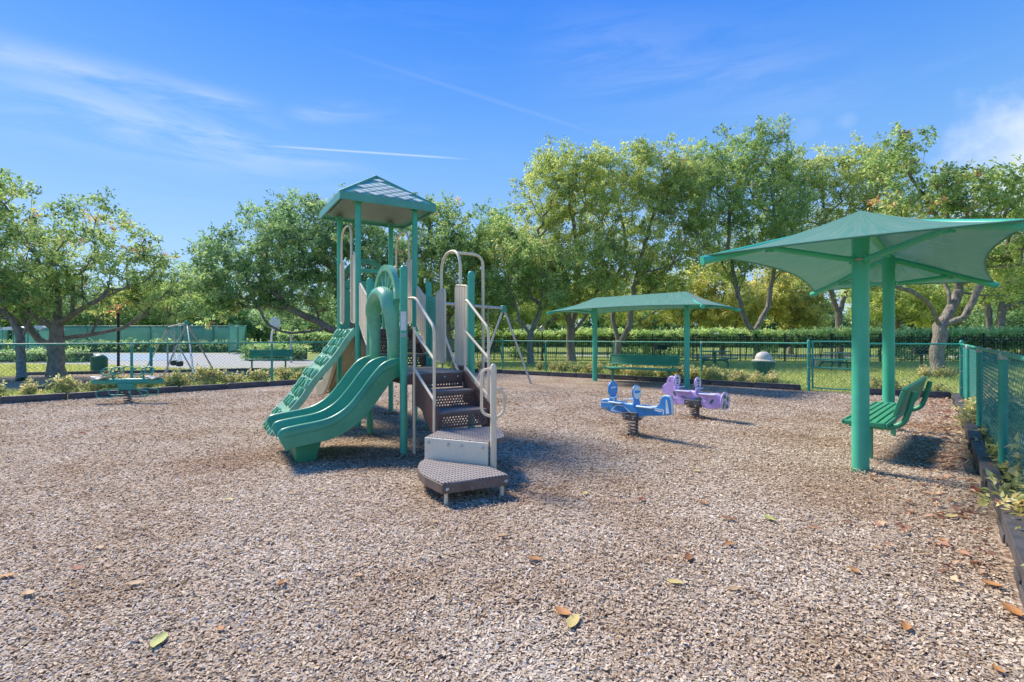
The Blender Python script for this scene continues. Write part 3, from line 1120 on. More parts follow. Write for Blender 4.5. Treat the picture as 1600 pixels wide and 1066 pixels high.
def tree(label, base, blobs, guides, n_cl, per, spread, leafsz, mat, seed, trunk_r=0.25, bark='bark', tint=(0.45, 0.16), depthf=1.0, group=None, name='shade_tree', twig_r=0.006):
    """base: world point. blobs: ellipsoids (centre, rx, ry, rz) of foliage; guides: main limbs as point lists."""
    r = np.random.default_rng(seed)
    root = thing(name, label, 'tree', base, 0, group)
    B = np.array(base)
    pts = []
    wts = np.array([b[1] * b[3] for b in blobs])
    wts = wts / wts.sum()
    for (c, rx, ry, rz), wt in zip(blobs, wts):
        k = max(4, int(n_cl * wt))
        v = unit(k, r) * (0.25 + 0.80 * r.random((k, 1)) ** 0.55)
        pts.append(np.array(c) + v * np.array([rx, ry, rz]))
    # stray sprigs past the outline
    for (c, rx, ry, rz), wt in zip(blobs, wts):
        k = max(1, int(n_cl * wt * .07))
        v = unit(k, r)
        v[:, 2] = np.abs(v[:, 2])
        pts.append(np.array(c) + v * np.array([rx, ry, rz]) * 1.22)
    C = np.concatenate(pts) - B
    nodes, par, plen = [], [], []

    def add_chain(p_idx, targets):
        for q in targets:
            q = np.array(q)
            nodes.append(q)
            par.append(p_idx)
            plen.append(0 if p_idx < 0 else plen[p_idx] + np.linalg.norm(q - nodes[p_idx]))
            p_idx = len(nodes) - 1
        return p_idx
    for gi, g in enumerate(guides):
        gg = [np.array(q) - B for q in g]
        dense = []
        for a, b in zip(gg, gg[1:]):
            m = max(2, int(np.linalg.norm(b - a) / 0.35))
            for t in range(m):
                q = a + (b - a) * t / m
                if gi or t or dense:
                    q = q + r.normal(0, .025, 3)
                dense.append(q)
        dense.append(gg[-1])
        if gi == 0:
            add_chain(-1, dense)
        else:
            A = np.array(nodes)
            j = int(np.argmin(np.linalg.norm(A - dense[0], axis=1)))
            add_chain(j, dense[1:])
    start = nodes[min(len(nodes) - 1, 4)]
    order = np.argsort(np.linalg.norm(C - start, axis=1))
    for ci in order:
        c = C[ci]
        A = np.array(nodes)
        d = np.linalg.norm(A - c, axis=1)
        cost = d + 0.28 * np.array(plen) + np.where(A[:, 2] > c[2] + .25, .6 * (A[:, 2] - c[2]), 0)
        cost = cost + np.where(A[:, 2] < guides[0][0][2] + 1.0, 3.0, 0)
        j = int(np.argmin(cost))
        p = nodes[j]
        L = np.linalg.norm(c - p)
        m = max(1, int(L / 0.45))
        bow = r.normal(0, .07 * L, 3)
        bow[2] += .05 * L
        add_chain(j, [p + (c - p) * (t / m) + bow * math.sin(math.pi * t / m) for t in range(1, m + 1)])
    n = len(nodes)
    A = np.array(nodes)
    wgt = np.zeros(n)
    kids = [[] for _ in range(n)]
    for i in range(n):
        if par[i] >= 0:
            kids[par[i]].append(i)
    for i in range(n - 1, -1, -1):
        if not kids[i]:
            wgt[i] = 1
        if par[i] >= 0:
            wgt[par[i]] += wgt[i]
    rad = wgt ** 0.46
    rad = twig_r + (trunk_r - twig_r) * (rad - 1) / max(rad[0] - 1, 1e-6)
    mb = MB()
    done = [False] * n
    for i in range(n):
        if par[i] >= 0 and kids[par[i]] and kids[par[i]][np.argmax([wgt[k] for k in kids[par[i]]])] == i:
            continue
        chain = [i] if par[i] < 0 else [par[i], i]
        k = i
        while kids[k]:
            k = kids[k][int(np.argmax([wgt[q] for q in kids[k]]))]
            chain.append(k)
        rr = [rad[q] for q in chain]
        if par[i] >= 0:
            rr[0] = rr[1]
        else:
            rr[0] *= 1.35
        mb.tube([A[q] for q in chain], [float(x) for x in rr], 9 if max(rr) > .05 else 4, caps=False)
    mb.build('trunk', M[bark], root, smooth=60)
    tint0 = np.clip(r.normal(tint[0], tint[1], len(C)), .02, .98)
    foliage('crown', C, spread, per, leafsz[0], leafsz[1], M[mat], root, seed + 5, tint0)
    return root


def bl(Y, *e):
    """Crown lobes given as they stand in the photograph (centre and half sizes in its pixels) at depth Y."""
    k = Y / FPX
    out = []
    r = random.Random(int(Y * 10))
    for px, py, rx, ry in e:
        dy = r.uniform(-.55, .55) * (rx + ry) / 2 * k * 1.2
        c = at(px, py, Y) + Vector((0, dy, 0))
        out.append((tuple(c), rx * k, (rx + ry) / 2 * k * 1.05, ry * k))
    return out


def gl(Y, *lines):
    out = []
    r = random.Random(int(Y * 7))
    for ln in lines:
        o = []
        for i, q in enumerate(ln):
            dy = q[2] if len(q) > 2 else 0
            p = at(q[0], q[1], Y + dy)
            o.append(tuple(p))
        out.append(o)
    return out


Y = 17.6
b1 = gp(88, 588)
tree('big spreading tree with thick low limbs at the left edge', b1,
     bl(Y, (55, 400, 105, 62), (-50, 385, 90, 85), (185, 405, 85, 50), (15, 315, 45, 40), (130, 335, 45, 34), (240, 450, 55, 45), (-10, 470, 70, 38), (150, 470, 80, 28), (70, 450, 60, 30), (-60, 300, 50, 40)),
     [[tuple(b1)] + gl(Y, [(88, 560), (87, 530), (90, 505)])[0]] + gl(Y, [(90, 520), (60, 495, -.2), (15, 468, -.5), (-50, 440, -.6)], [(88, 505), (92, 465, .3), (80, 420, .5)], [(92, 505), (125, 482, -.3), (170, 462, -.5), (205, 445, -.6)], [(92, 530), (140, 522, .4), (190, 515, .6), (225, 490, .7), (262, 455, .8)], [(85, 545), (60, 530, .3), (38, 500, .4), (15, 440, .4)]),
     480, 62, 0.40, (0.135, 0.058), 'leaf', 21, 0.25, tint=(0.46, 0.19))
Y = 16.4
b2 = gp(35, 596)
tree('slender tree with pale trunk just left of the big spreading tree', b2,
     bl(Y, (-20, 470, 55, 38), (45, 478, 35, 26), (-70, 440, 50, 50)),
     [[tuple(b2)] + gl(Y, [(33, 560), (32, 530)])[0]] + gl(Y, [(32, 530), (20, 500), (-10, 480)], [(32, 530), (45, 505), (55, 485)]),
     90, 60, 0.40, (0.125, 0.055), 'leaf', 22, 0.125, tint=(0.5, 0.15))
Y = 22.0
b3 = gp(556, 575.9)
tree('dense dark green tree with a long drooping limb left of the play tower', b3,
     bl(Y, (430, 425, 85, 72), (372, 440, 62, 50), (485, 385, 60, 60), (345, 472, 38, 34), (545, 385, 55, 70), (470, 465, 70, 30), (425, 350, 42, 34), (345, 380, 22, 22), (510, 345, 42, 36), (610, 400, 45, 55), (450, 320, 18, 14), (320, 420, 20, 22), (580, 460, 50, 40)),
     [[tuple(b3)] + gl(Y, [(556, 545), (550, 515), (540, 470), (520, 420)])[0]] + gl(Y, [(550, 522), (510, 514, -.6), (470, 518, -.8), (440, 519, -1.0), (418, 507, -1.0), (406, 488, -1.0), (400, 470, -.8)], [(550, 500), (580, 460), (600, 410)]),
     760, 75, 0.46, (0.145, 0.064), 'leafdeep', 23, 0.27, 'bark2', tint=(0.45, 0.18))
Y = 27.0
b4 = gp(698, 566.8)
tree('round mid green tree rising behind the play tower', b4,
     bl(Y, (660, 375, 48, 52), (700, 425, 68, 56), (738, 385, 46, 42), (636, 332, 26, 26), (722, 472, 60, 36), (655, 470, 60, 46), (765, 440, 36, 46), (690, 340, 30, 26), (760, 500, 40, 24), (790, 380, 34, 40)),
     [[tuple(b4)] + gl(Y, [(698, 530), (695, 490), (690, 440)])[0]] + gl(Y, [(696, 500), (730, 460), (745, 400)], [(696, 500), (660, 450), (650, 380)]),
     520, 70, 0.52, (0.165, 0.074), 'leaf', 24, 0.25, tint=(0.44, 0.16))
Y = 25.0
b5 = gp(829, 570)
tree('small forked tree beside the lamp post left of the middle shade', b5,
     bl(Y, (798, 445, 38, 40), (842, 432, 48, 46), (780, 492, 26, 24), (862, 475, 24, 20), (815, 400, 40, 30)),
     [[tuple(b5)] + gl(Y, [(829, 545), (828, 522)])[0]] + gl(Y, [(828, 522), (812, 500, -.3), (800, 465, -.4)], [(828, 524), (842, 490, .2), (848, 450, .4)], [(828, 528), (850, 508, .3), (868, 490, .4)]),
     220, 60, 0.45, (0.145, 0.062), 'leaf', 25, 0.15, tint=(0.52, 0.14))
Y = 27.6
b6 = gp(893, 566)
tree('tall light green tree with two crooked limbs behind the left shade post', b6,
     bl(Y, (850, 312, 46, 46), (880, 272, 50, 40), (835, 385, 45, 42), (905, 340, 58, 56), (928, 290, 34, 46), (870, 432, 60, 36), (812, 400, 28, 38), (905, 420, 45, 40), (850, 255, 20, 16), (850, 470, 50, 22), (925, 455, 40, 26)),
     [[tuple(b6)] + gl(Y, [(892, 540), (892, 510)])[0]] + gl(Y, [(892, 512), (878, 470, -.4), (855, 420, -.8), (840, 360, -.8)], [(892, 512), (905, 465, .4), (902, 400, .6), (895, 330, .6)], [(892, 525), (915, 495, -.5), (935, 450, -.7), (930, 380, -.5)]),
     820, 64, 0.52, (0.150, 0.066), 'leaflime', 26, 0.24, 'bark2', tint=(0.46, 0.16))
Y = 29.0
b7 = gp(966, 564)
tree('tall twin trunked tree directly behind the middle shade', b7,
     bl(Y, (968, 275, 56, 42), (1022, 282, 56, 48), (1000, 350, 80, 56), (1060, 325, 44, 52), (958, 405, 60, 46), (1040, 412, 60, 36), (1085, 375, 32, 38), (1000, 242, 24, 16), (990, 440, 60, 30), (1075, 282, 36, 36), (1030, 455, 50, 24)),
     [[tuple(b7)] + gl(Y, [(967, 545), (966, 525)])[0]] + gl(Y, [(966, 530), (958, 495, .3), (962, 440, .5), (978, 380, .6), (965, 310, .6)], [(967, 540), (985, 505, -.4), (990, 450, -.5), (1005, 390, -.6), (1025, 320, -.5)], [(978, 520), (1020, 490, -.8), (1055, 470, -1.0)]),
     980, 64, 0.52, (0.150, 0.066), 'leaflime', 27, 0.21, tint=(0.40, 0.17))
Y = 29.5
b8 = gp(1183, 563.4)
tree('tall sparse tree with forked grey trunk left of the big shade', b8,
     bl(Y, (1150, 243, 48, 42), (1120, 305, 46, 52), (1200, 265, 54, 42), (1180, 335, 66, 44), (1238, 300, 44, 42), (1108, 375, 28, 34), (1195, 218, 30, 20), (1255, 350, 50, 40), (1140, 420, 34, 34), (1100, 265, 34, 34), (1220, 400, 50, 34), (1170, 390, 40, 36)),
     [[tuple(b8)] + gl(Y, [(1181, 540), (1176, 520)])[0]] + gl(Y, [(1176, 522), (1160, 490, -.3), (1150, 445, -.6), (1138, 390, -.6), (1140, 320, -.4)], [(1178, 520), (1200, 480, .3), (1208, 430, .5), (1215, 370, .6), (1205, 300, .4)], [(1150, 450), (1128, 415, .4), (1118, 360, .5)]),
     860, 60, 0.52, (0.155, 0.066), 'leaf', 28, 0.20, tint=(0.50, 0.14))
Y = 31.0
b9 = gp(1312, 561.7)
tree('bright green tree whose crown rises behind the big shade', b9,
     bl(Y, (1262, 275, 42, 34), (1308, 290, 54, 44), (1342, 262, 38, 34), (1362, 325, 46, 40), (1385, 275, 36, 34), (1240, 255, 32, 26), (1395, 360, 44, 40), (1290, 350, 60, 40), (1280, 420, 50, 36), (1330, 400, 50, 40)),
     [[tuple(b9)] + gl(Y, [(1312, 530), (1310, 500), (1312, 460)])[0]] + gl(Y, [(1311, 490), (1290, 430), (1280, 350)], [(1311, 490), (1335, 420), (1350, 340)]),
     680, 62, 0.54, (0.160, 0.068), 'leaflime', 29, 0.20, 'bark2', tint=(0.42, 0.15))
Y = 17.4
b10 = gp(1463, 589)
tree('gnarled grey tree with bare spreading limbs at the right, by the corner post', b10,
     bl(Y, (1412, 240, 34, 42), (1432, 318, 56, 44), (1480, 300, 44, 34), (1525, 335, 54, 44), (1560, 295, 34, 34), (1595, 385, 54, 44), (1575, 440, 46, 34), (1500, 390, 46, 26), (1645, 330, 60, 54), (1390, 400, 34, 26), (1345, 440, 40, 24)),
     [[tuple(b10)] + gl(Y, [(1463, 560), (1466, 535), (1468, 510)])[0]] + gl(Y, [(1466, 515), (1458, 485, -.3), (1438, 465, -.5), (1408, 448, -.7), (1385, 425, -.8)], [(1468, 512), (1485, 485, .2), (1497, 455, .4), (1490, 410, .4), (1470, 350, .3), (1425, 280, .2)], [(1470, 508), (1505, 497, -.3), (1520, 470, -.4), (1535, 440, -.5), (1535, 370, -.4)], [(1505, 497), (1535, 485, -.6), (1560, 465, -.8)], [(1490, 470), (1475, 440, .5), (1460, 400, .6)]),
     460, 58, 0.40, (0.135, 0.058), 'leaf', 30, 0.215, tint=(0.55, 0.17))
Y = 30.0
b11 = gp(1552, 562.8)
tree('twin pale trunks with orange flecked leaves beyond the hedge at far right', b11,
     bl(Y, (1545, 440, 44, 44), (1600, 450, 50, 50), (1640, 400, 60, 50), (1540, 380, 40, 40)),
     [[tuple(b11)] + gl(Y, [(1549, 530), (1545, 495), (1540, 460)])[0]] + gl(Y, [(1553, 545), (1564, 510, -.4), (1566, 470, -.5), (1580, 430, -.5)]),
     280, 60, 0.52, (0.165, 0.068), 'leaf', 31, 0.26, tint=(0.60, 0.20))
# trees beyond the hedge
far = [('yellow leaved tree behind the hedge between the two shades', 40, 1128, [(1128, 470, 58, 40), (1095, 495, 36, 24), (1165, 490, 40, 26), (1120, 430, 30, 20)], 'leafyellow', 41, 0.45),
       ('yellow green tree behind the hedge just left of the big shade posts', 41, 1235, [(1235, 478, 46, 32), (1265, 450, 34, 34), (1205, 455, 40, 40), (1250, 505, 40, 18)], 'leafyellow', 42, 0.35),
       ('pale green tree behind the hedge under the middle shade', 42, 1010, [(1010, 480, 60, 36), (960, 470, 44, 36), (1060, 455, 44, 40)], 'leaflime', 43, 0.55),
       ('deep green tree behind the hedge in front of the far path', 44, 1400, [(1400, 460, 50, 46), (1440, 490, 46, 28), (1360, 480, 40, 34)], 'leaflime', 44, 0.42),
       ('dark tree behind the hedge at the right edge of the lawn', 36, 1600, [(1600, 500, 60, 36), (1560, 505, 36, 24), (1650, 460, 60, 60)], 'leafdeep', 45, 0.35),
       ('sparse grey green tree far off, left of the tall light green tree', 48, 778, [(775, 352, 40, 32), (760, 400, 44, 44), (800, 470, 50, 40), (730, 440, 40, 50)], 'leafdeep', 46, 0.40),
       ('dark tree behind the court at far left', 52, 60, [(40, 460, 90, 46), (130, 470, 70, 40), (-60, 450, 80, 56)], 'leafdeep', 47, 0.35),
       ('mid green tree behind the court left of the dense tree', 54, 265, [(265, 465, 60, 44), (210, 478, 50, 34), (320, 470, 50, 44)], 'leaf', 48, 0.45),
       ('low dark tree behind the court between the left trees', 56, 170, [(170, 490, 60, 30), (230, 495, 50, 26), (110, 495, 50, 26)], 'leafdeep', 49, 0.4),
       ('tree closing the gap behind the small forked tree', 46, 850, [(850, 478, 56, 38), (905, 470, 46, 40), (800, 500, 40, 26)], 'leaflime', 50, 0.5),
       ('tree behind the far hedge, hidden by the play tower', 50, 600, [(600, 470, 70, 44), (520, 490, 56, 32), (680, 490, 56, 36), (440, 495, 50, 26)], 'leafdeep', 51, 0.4),
       ('tall tree behind the hedge at the right edge', 45, 1500, [(1500, 430, 60, 50), (1480, 480, 40, 36), (1540, 400, 50, 50)], 'leaflime', 52, 0.45)]
for label, Y, px, e, mt, sd, tn in far:
    base = at(px, HOR, Y)
    base.z = 0
    topz = at(px, e[0][1], Y).z
    k = Y / FPX
    tree(label, base, bl(Y, *e), [[tuple(base), (base.x + .2, base.y, topz * .35), (base.x - .1, base.y, topz * .7)]], 230, 70, 0.72, (0.24, 0.11), mt, sd, 0.22, 'bark2', tint=(tn, .16), name='background_tree')


# the wood that closes the view all round, behind the courts and the path
def far_wood():
    r = np.random.default_rng(77)
    n = 4200
    a = r.uniform(-72, 72, n)
    d = r.uniform(66, 84, n)
    X, Yy = d * np.sin(np.radians(a)) * 1.2, d * np.cos(np.radians(a)) * .55 + 34
    H = 6.0 + 1.8 * np.sin(a * .35) + 1.2 * np.sin(a * 1.1 + 1)
    Z = r.random(n) ** .8 * H
    C = np.stack([X, Yy, Z + .3], 1)
    o = foliage('far_wood', C, 1.3, 45, 0.55, 0.30, M['leafdeep'], None, 78, np.clip(r.normal(.45, .2, n), 0, 1))
    tag(o, 'far wood closing the view behind the courts and the path', 'woodland', kind='stuff')


far_wood()


# ------------------------------------------------------------------ hedges, pickets, shrubs, grass
def hedge(label, line, z0, z1, depth, dens, leaf, seed, group=None, gap=0.0):
    root = thing('hedge', label, 'hedge', (line[0][0], line[0][1], 0), 0, group)
    r = np.random.default_rng(seed)
    C, core = [], MB()
    O = np.array([*line[0], 0.])
    for a, b in zip(line, line[1:]):
        a, b = np.array([*a, 0.]), np.array([*b, 0.])
        L = np.linalg.norm(b - a)
        d = (b - a) / L
        nn = np.array([-d[1], d[0], 0])
        n = int(L * (z1 - z0) * dens)
        s = r.random(n) * L
        h = r.random(n)
        side = r.choice([-1, -1, 1, 0], n)
        y = np.where(side == 0, r.uniform(-1, 1, n), side * (0.8 + .2 * r.random(n))) * depth / 2
        z = np.where(side == 0, z1 - .05 * r.random(n), z0 + (z1 - z0) * h)
        z = z + .06 * np.sin(s * .9) * (z / z1)
        if gap > 0:
            low = z < z0 + (z1 - z0) * .5
            hole = (np.sin(s * .8 + 1.3) + np.sin(s * .31)) > (1 - 2 * gap)
            kp = ~(low & hole)
            s, y, z = s[kp], y[kp], z[kp]
        C.append(a + d * s[:, None] + nn * y[:, None] + np.array([0, 0, 1.]) * z[:, None])
        # stems
        k = 0.4
        while k < L:
            p = a + d * k + nn * r.uniform(-.1, .1)
            for _ in range(3):
                q = p + np.array([r.uniform(-.25, .25), r.uniform(-.15, .15), z0 + (z1 - z0) * .8])
                core.tube([p - O, q - O], [.022, .008], 4, caps=False)
            k += r.uniform(.5, .9)
        zc = z0 + (z1 - z0) * (.45 if gap > 0 else .05)
        mid = (a + b) / 2 - np.array([*line[0], 0])
        core.box((mid[0], mid[1], (zc + z1 - .12) / 2), (L - .1, depth * .45, z1 - .12 - zc), math.atan2(d[1], d[0]))
    core.build('stems', M['hedgecore'], root, smooth=0)
    C = np.concatenate(C) - np.array([*line[0], 0])
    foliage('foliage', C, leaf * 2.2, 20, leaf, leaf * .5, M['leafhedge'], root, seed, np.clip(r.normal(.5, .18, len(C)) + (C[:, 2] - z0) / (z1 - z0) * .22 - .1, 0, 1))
    return root


hedge('long clipped hedge behind the black picket fence', [(-3.5, 31.2), (11, 30.2), (34, 24.8)], 0.10, 1.72, 0.9, 55, 0.115, 60, gap=0.45)
hedge('far clipped hedge between the court and the play tower', [(-21, 44.5), (-1, 41.5)], 0.0, 1.7, 1.0, 16, 0.17, 61)
hedge('low clipped hedge on the lawn behind the big spreading tree', [(-33.5, 27.5), (-23.6, 27.6)], 0.0, 0.62, 0.8, 40, 0.10, 62)
hedge('square clipped hedge behind the park bench on the left', [(-16.2, 30.0), (-12.4, 29.6)], 0.0, 0.85, 1.0, 60, 0.10, 63)
hedge('long low hedge at the foot of the court windscreen', [(-62, 45.2), (-23, 45.2)], 0.0, 0.9, 0.8, 14, 0.16, 64)

# black picket fence in front of the long hedge
pk = thing('picket_fence', 'black iron picket fence standing in front of the long hedge', 'fence', (-3.5, 30.5, 0))
pl_ = [Vector((0, 0, 0)), Vector((14.6, -1.0, 0)), Vector((37.4, -6.45, 0))]
bars = MB()
for a, b in zip(pl_, pl_[1:]):
    L = (b - a).length
    d = (b - a) / L
    n = int(L / 0.125)
    for i in range(n):
        p = a + d * (i * .125)
        bars.box(p + Vector((0, 0, .74)), (.018, .018, 1.36), math.atan2(d.y, d.x))
    for zz in (.18, 1.25, 1.40):
        MB().bar(a + Vector((0, 0, zz)), b + Vector((0, 0, zz)), .03, .035).build('rail', M['iron'], pk)
    k = 0
    while k < L:
        p = a + d * k
        po = MB().box(p + Vector((0, 0, .78)), (.065, .065, 1.56), math.atan2(d.y, d.x)).build('post', M['iron'], pk)
        MB().lathe([(.045, 1.56), (.05, 1.59), (.02, 1.63), (.001, 1.64)], 8, p).build('post_cap', M['iron'], po)
        k += 2.4
bars.build('pickets', M['iron'], pk, smooth=0)['kind'] = 'stuff'


# low variegated shrubs along the fences
def shrub_mesh(seed, wide, high):
    r = np.random.default_rng(seed)
    n = 26
    v = unit(n, r) * r.random((n, 1)) ** .5
    C = v * np.array([wide, wide * .7, high * .5]) + np.array([0, 0, high * .55])
    C[:, 2] = np.maximum(C[:, 2], .06)
    o = foliage('foliage', C, .16, 26, .105, .048, M['leafshrub'], None, seed, np.clip(r.normal(.52, .2, n), 0, 1))
    me = o.data
    bpy.data.objects.remove(o)
    mb = MB()
    for c in C[:14]:
        mb.tube([(c[0] * .15, c[1] * .15, 0), (c[0] * .5, c[1] * .5, c[2] * .5), tuple(c)], [.012, .008, .003], 4, caps=False)
    st = mb.mesh('stems', 60)
    st.materials.append(M['bark2'])
    return me, st


SH = [shrub_mesh(200 + i, .36 + .05 * (i % 3), .42 + .06 * (i % 2)) for i in range(5)]


ORD = ['first', 'second', 'third', 'fourth', 'fifth', 'sixth', 'seventh', 'eighth', 'ninth', 'tenth', 'eleventh', 'twelfth', 'thirteenth', 'fourteenth', 'fifteenth', 'sixteenth', 'seventeenth', 'eighteenth', 'nineteenth', 'twentieth', 'twenty first', 'twenty second', 'twenty third', 'twenty fourth', 'twenty fifth', 'twenty sixth']


def shrubs(line, s0, s1, step, side, label, group, sc=1.0, jit=.12, skip=0.0):
    pts = [Vector((*p, 0)) for p in line]
    tot = sum((b - a).length for a, b in zip(pts, pts[1:]))
    s = s0
    i = 0
    while s < min(s1, tot):
        q = s
        for a, b in zip(pts, pts[1:]):
            L = (b - a).length
            if q <= L:
                d = (b - a) / L
                p = a + d * q + Vector((-d.y, d.x, 0)) * (side + random.uniform(-jit, jit))
                break
            q -= L
        if random.random() >= skip:
            t = thing('shrub', label.replace('NTH', ORD[min(i, 25)]), 'shrub', p, random.uniform(0, 6.28), group)
            k = sc * random.uniform(.75, 1.2)
            t.scale = (k, k, k * random.uniform(.85, 1.1))
            me, st = SH[random.randrange(5)]
            link('foliage', me, t)
            link('stems', st, t)
            i += 1
        s += step * random.uniform(.7, 1.3)


shrubs(FEN_L, 4.5, 11.5, .55, .55, 'low yellow green shrub, NTH from the left in the row behind the left fence', 'shrubs behind the left mesh fence', .85)
shrubs(FEN_L, 11.5, 18.0, .6, .55, 'low yellow green shrub, NTH from the left in the row behind the slide', 'shrubs behind the slide and climber', .85)
shrubs(FEN_L, 18.0, 24, 1.1, .6, 'small yellow green shrub, NTH from the left behind the grey swing leg', 'shrubs behind the swing leg', .75)
shrubs(FEN_M, 1.2, 10.5, .55, .55, 'low yellow green shrub, NTH from the left in the row behind the middle bench', 'shrubs behind the middle bench', .85, skip=.1)
shrubs(FEN_M, 6.0, 10.5, .6, .35, 'pale low shrub, NTH from the left close to the fence before the gate', 'shrubs left of the gate', .85)
shrubs(FEN_G, .3, 2, .5, .5, 'low pale shrub, NTH from the left behind the short fence by the corner', 'shrubs by the corner post', .7)
shrubs(FEN_R, 1.0, 12.2, .42, .36, 'pale yellow green shrub, NTH from the far corner along the right mesh fence', 'shrubs along the right mesh fence', .85, .10, .2)
shrubs(FEN_R, 3.2, 12.2, .8, .10, 'bright leafy sprig, NTH from the far corner, poking through the right mesh fence', 'sprigs poking through the right fence', .62, .05)
shrubs([(b10.x - .8, b10.y - .4), (b10.x + .9, b10.y - .3)], 0, 3, .5, 0, 'low shrub, NTH from the left at the foot of the gnarled tree', 'shrubs at the gnarled tree', .7)


def grass():
    r = np.random.default_rng(90)
    n = 120000
    Yg = 10.5 + 16 * r.random(n) ** 1.2
    Xg = (r.random(n) * 2 - 1) * (Yg * 1.07)
    P = np.stack([Xg, Yg, np.zeros(n)], 1)
    # keep to the lawn outside the wood chips, the swing area and the court

    def inside(poly):
        ins = np.zeros(n, bool)
        m = len(poly)
        for i in range(m):
            x0, y0 = poly[i]
            x1, y1 = poly[(i + 1) % m]
            c = ((y0 > Yg) != (y1 > Yg)) & (Xg < (x1 - x0) * (Yg - y0) / (y1 - y0 + 1e-9) + x0)
            ins ^= c
        return ins
    bad = inside([(-2.2, -3.2), (2.76, 2.67), (10.15, 11.20), (8.5, 12.15), (7.6, 13.0), (4.0, 15.95), (-1.3, 19.65), (-7.0, 14.1), (-10.8, 10.4), (-16, 5), (-16, -6), (-4.5, -6)]) | inside(PAD)
    bad |= inside([(-13.5, 20.9), (-10.0, 21.2), (-7.8, 24.0), (-6.0, 26.2), (-9.5, 27.0), (-12, 29.5), (-22, 43.5), (-70, 43.5), (-44, 28), (-20, 24)])
    P = P[~bad]
    n = len(P)
    D = r.normal(0, .35, (n, 3))
    D[:, 2] = 1
    N = r.normal(0, 1, (n, 3))
    N[:, 2] = .2
    k = 1 + (P[:, 1] - 10) * .05
    V, F = leaf_batch(P, D, N, (.045 + .05 * r.random(n)) * k, (.012 + .010 * r.random(n)) * k)
    o = link('grass_blades', np_mesh('grass_blades', V, F, M['grass'], {'tint': np.repeat(np.clip(r.normal(.5, .2, n), 0, 1), 4)}))
    tag(o, 'short mown grass of the lawn round the playground', 'grass', kind='stuff')


grass()

# ------------------------------------------------------------------ the play structure
PS_LOC, PS_ROT = Vector((-2.274, 8.22, 0)), R(32.0)
play = thing('play_structure', 'green and tan playground climbing tower with double slide, stairs and pointed roof', 'playground set', PS_LOC, PS_ROT)
Rinv = Matrix.Rotation(-PS_ROT, 3, 'Z')


def Lq(p, q, z):
    """p runs along the structure's width (away to the right), q along its length towards the camera."""
    return Vector((p, -q, z))


def W2L(x, y, z=0.0):
    return Rinv @ (Vector((x, y, z)) - PS_LOC)


A_, B0, B1 = 0.452, 0.603, (1.2, 2.6)
UD, LD = 1.53, 0.965      # deck heights
PR = 0.0445


def post(p, q, h, name='post'):
    c = Lq(p, q, 0)
    mb = MB()
    mb.lathe([(PR, -.05), (PR, h - .05), (PR * .97, h - .03), (PR * .8, h - .012), (PR * .5, h - .002), (.001, h)], 18, c)
    return mb.build(name, M['post'], play)


for sp in (-1, 1):
    for sq in (-1, 1):
        post(sp * A_, sq * B0, 3.46)
    for q in B1:
        po = post(sp * .445, q, 2.24)
        if sp < 0 and q > 2:
            c = Lq(-.445, q, 0)
            # stickers wrapped on the post, facing the camera
            for z0, z1, mt, nm in ((1.48, 1.70, 'label', 'warning_sticker'), (1.40, 1.445, 'greylabel', 'maker_sticker')):
                row = []
                for z in (z0, z1):
                    row.append([(c.x + (PR + .0015) * math.cos(a), c.y + (PR + .0015) * math.sin(a), z) for a in [R(-155 + 11 * k) for k in range(9)]])
                MB().grid(row).build(nm, M[mt], po)


